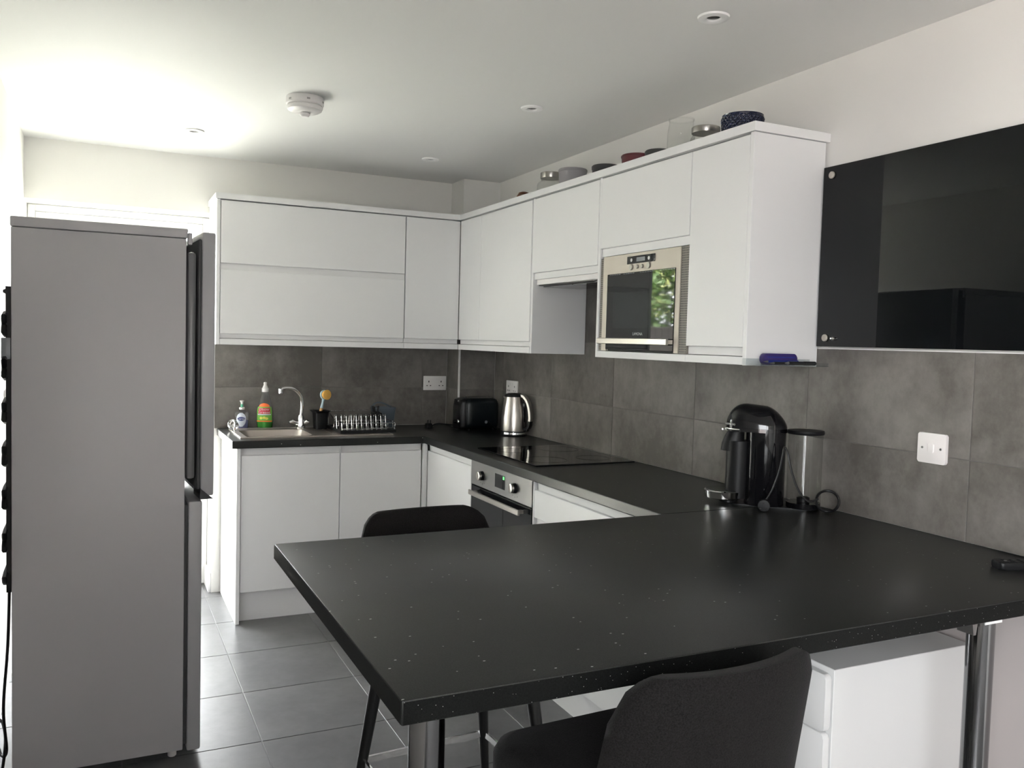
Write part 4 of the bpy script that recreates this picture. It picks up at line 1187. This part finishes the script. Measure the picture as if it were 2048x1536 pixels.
obj('sensor_cage', lathe([(0, -.0605), (.020, -.0605), (.020, -.068), (.014, -.076), (0, -.077)], n=24), M_WHITEPL, bd, True)
for i in range(6):
    a = 2 * PI * i / 6 + .5
    bm = B(-.0015, .0015, -.006, .006, -.022, -.016)
    bmesh.ops.rotate(bm, cent=(0, 0, 0), matrix=Matrix.Rotation(a, 3, 'Z'), verts=bm.verts[:])
    bmesh.ops.translate(bm, verts=bm.verts[:], vec=(.0738 * math.cos(a), .0738 * math.sin(a), 0))
    obj('vent_slot', bm, M_OVSTEEL, s)

# ================================================================== chest of drawers under the bar
s = root('drawer_chest', (-.28, -3.16, 0), 'low white chest of drawers under the breakfast bar', 'drawers')
KX0, KX1, KY0, KY1, KZ = -.530, -.030, -3.405, -2.92, .645
box('body', KX0, KX1, KY0, KY1, .03, KZ, M_WHITE, s, .0015, 1)
box('plinth', KX0 + .02, KX1 - .002, KY0 + .01, KY1 - .01, 0, .0295, M_WHITE, s)
for i in range(4):
    z1 = KZ - .012 - i * .148
    obj('drawer', prism(rrect(KY0 + .004, KY1 - .004, z1 - .144, z1, .012), 'x', KX0 - .024, KX0 - .004, bevel=.003), M_WHITE, s, True)

# ================================================================== bar stools
def stool(label, loc, rotz):
    s = root('bar_stool', loc, label, 'stool', 'upholstered bar stools at the breakfast bar', local=True, rotz=rotz)
    # local: faces +y, backrest at -y
    def seat():
        rings = []
        for z, ins in ((.590, .018), (.596, .006), (.612, .0), (.645, .0), (.660, .006), (.667, .02), (.670, .06)):
            rings.append([(u, v, z + (.006 * (v > .1))) for u, v in rrect(-.225 + ins, .225 - ins, -.20 + ins, .215 - ins, .07, 7)])
        return loft(rings)
    obj('seat', seat(), M_FABRIC, s, True, 60)
    # curved backrest shell
    nu, nv = 26, 18
    bm = bmesh.new()
    def pt(u, v, side):
        # outline: width narrows slightly to the top, rounded top corners, saddle dip in the middle
        zt = .927 + .004 * abs(u) ** 2
        if abs(u) > .66: zt -= .085 * (1 - math.sqrt(max(0, 1 - ((abs(u) - .66) / .34) ** 2)))
        z = .585 + (zt - .585) * v
        hw = .222 - .020 * (z - .6) / .3
        x = u * hw
        lean = -.055 * ((z - .6) / .3)
        curve = .060 * (abs(u) ** 2.2) * (1 - .15 * v)
        th = .026 * (1 - .55 * max(abs(u) ** 8, v ** 10))
        return Vector((x, -.190 + lean + curve + side * th, z))
    F = [[bm.verts.new(pt(-1 + 2 * i / nu, j / nv, 1)) for i in range(nu + 1)] for j in range(nv + 1)]
    K = [[bm.verts.new(pt(-1 + 2 * i / nu, j / nv, -1)) for i in range(nu + 1)] for j in range(nv + 1)]
    for j in range(nv):
        for i in range(nu):
            bm.faces.new((F[j][i], F[j][i + 1], F[j + 1][i + 1], F[j + 1][i]))
            bm.faces.new((K[j][i], K[j + 1][i], K[j + 1][i + 1], K[j][i + 1]))
    for j in range(nv):
        bm.faces.new((F[j][0], F[j + 1][0], K[j + 1][0], K[j][0])); bm.faces.new((F[j][nu], K[j][nu], K[j + 1][nu], F[j + 1][nu]))
    for i in range(nu):
        bm.faces.new((F[nv][i], F[nv][i + 1], K[nv][i + 1], K[nv][i])); bm.faces.new((F[0][i], K[0][i], K[0][i + 1], F[0][i + 1]))
    bk = obj('backrest', bm, M_FABRIC, s, True, 75)
    ft = .235
    foot = {}
    for sx in (-1, 1):
        for sy in (-1, 1):
            a = Vector((sx * .150, sy * .135 + .005, .592)); b = Vector((sx * .222, sy * .205 + .005, 0))
            obj('leg', tube([b, b.lerp(a, .5), a], [.0115, .0155, .020], 14), M_LEG, s, True)
            foot[(sx, sy)] = b.lerp(a, ft / .592)
    sec = [(1, .45), (1, -.45), (-1, -.45), (-1, .45)]
    for p, q in (((-1, -1), (1, -1)), ((-1, 1), (1, 1)), ((-1, -1), (-1, 1)), ((1, -1), (1, 1))):
        obj('footrest', tube([foot[p].lerp(foot[q], .03), foot[p].lerp(foot[q], .97)], .009, ref=(0, 0, 1), sec=sec), M_CHROME, s)
    return s
stool('charcoal fabric bar stool on the far side of the breakfast bar', (-1.280, -2.770, 0), R(180 + 4))
stool('charcoal fabric bar stool pushed in at the front of the breakfast bar', (-1.255, -3.640, 0), R(3))
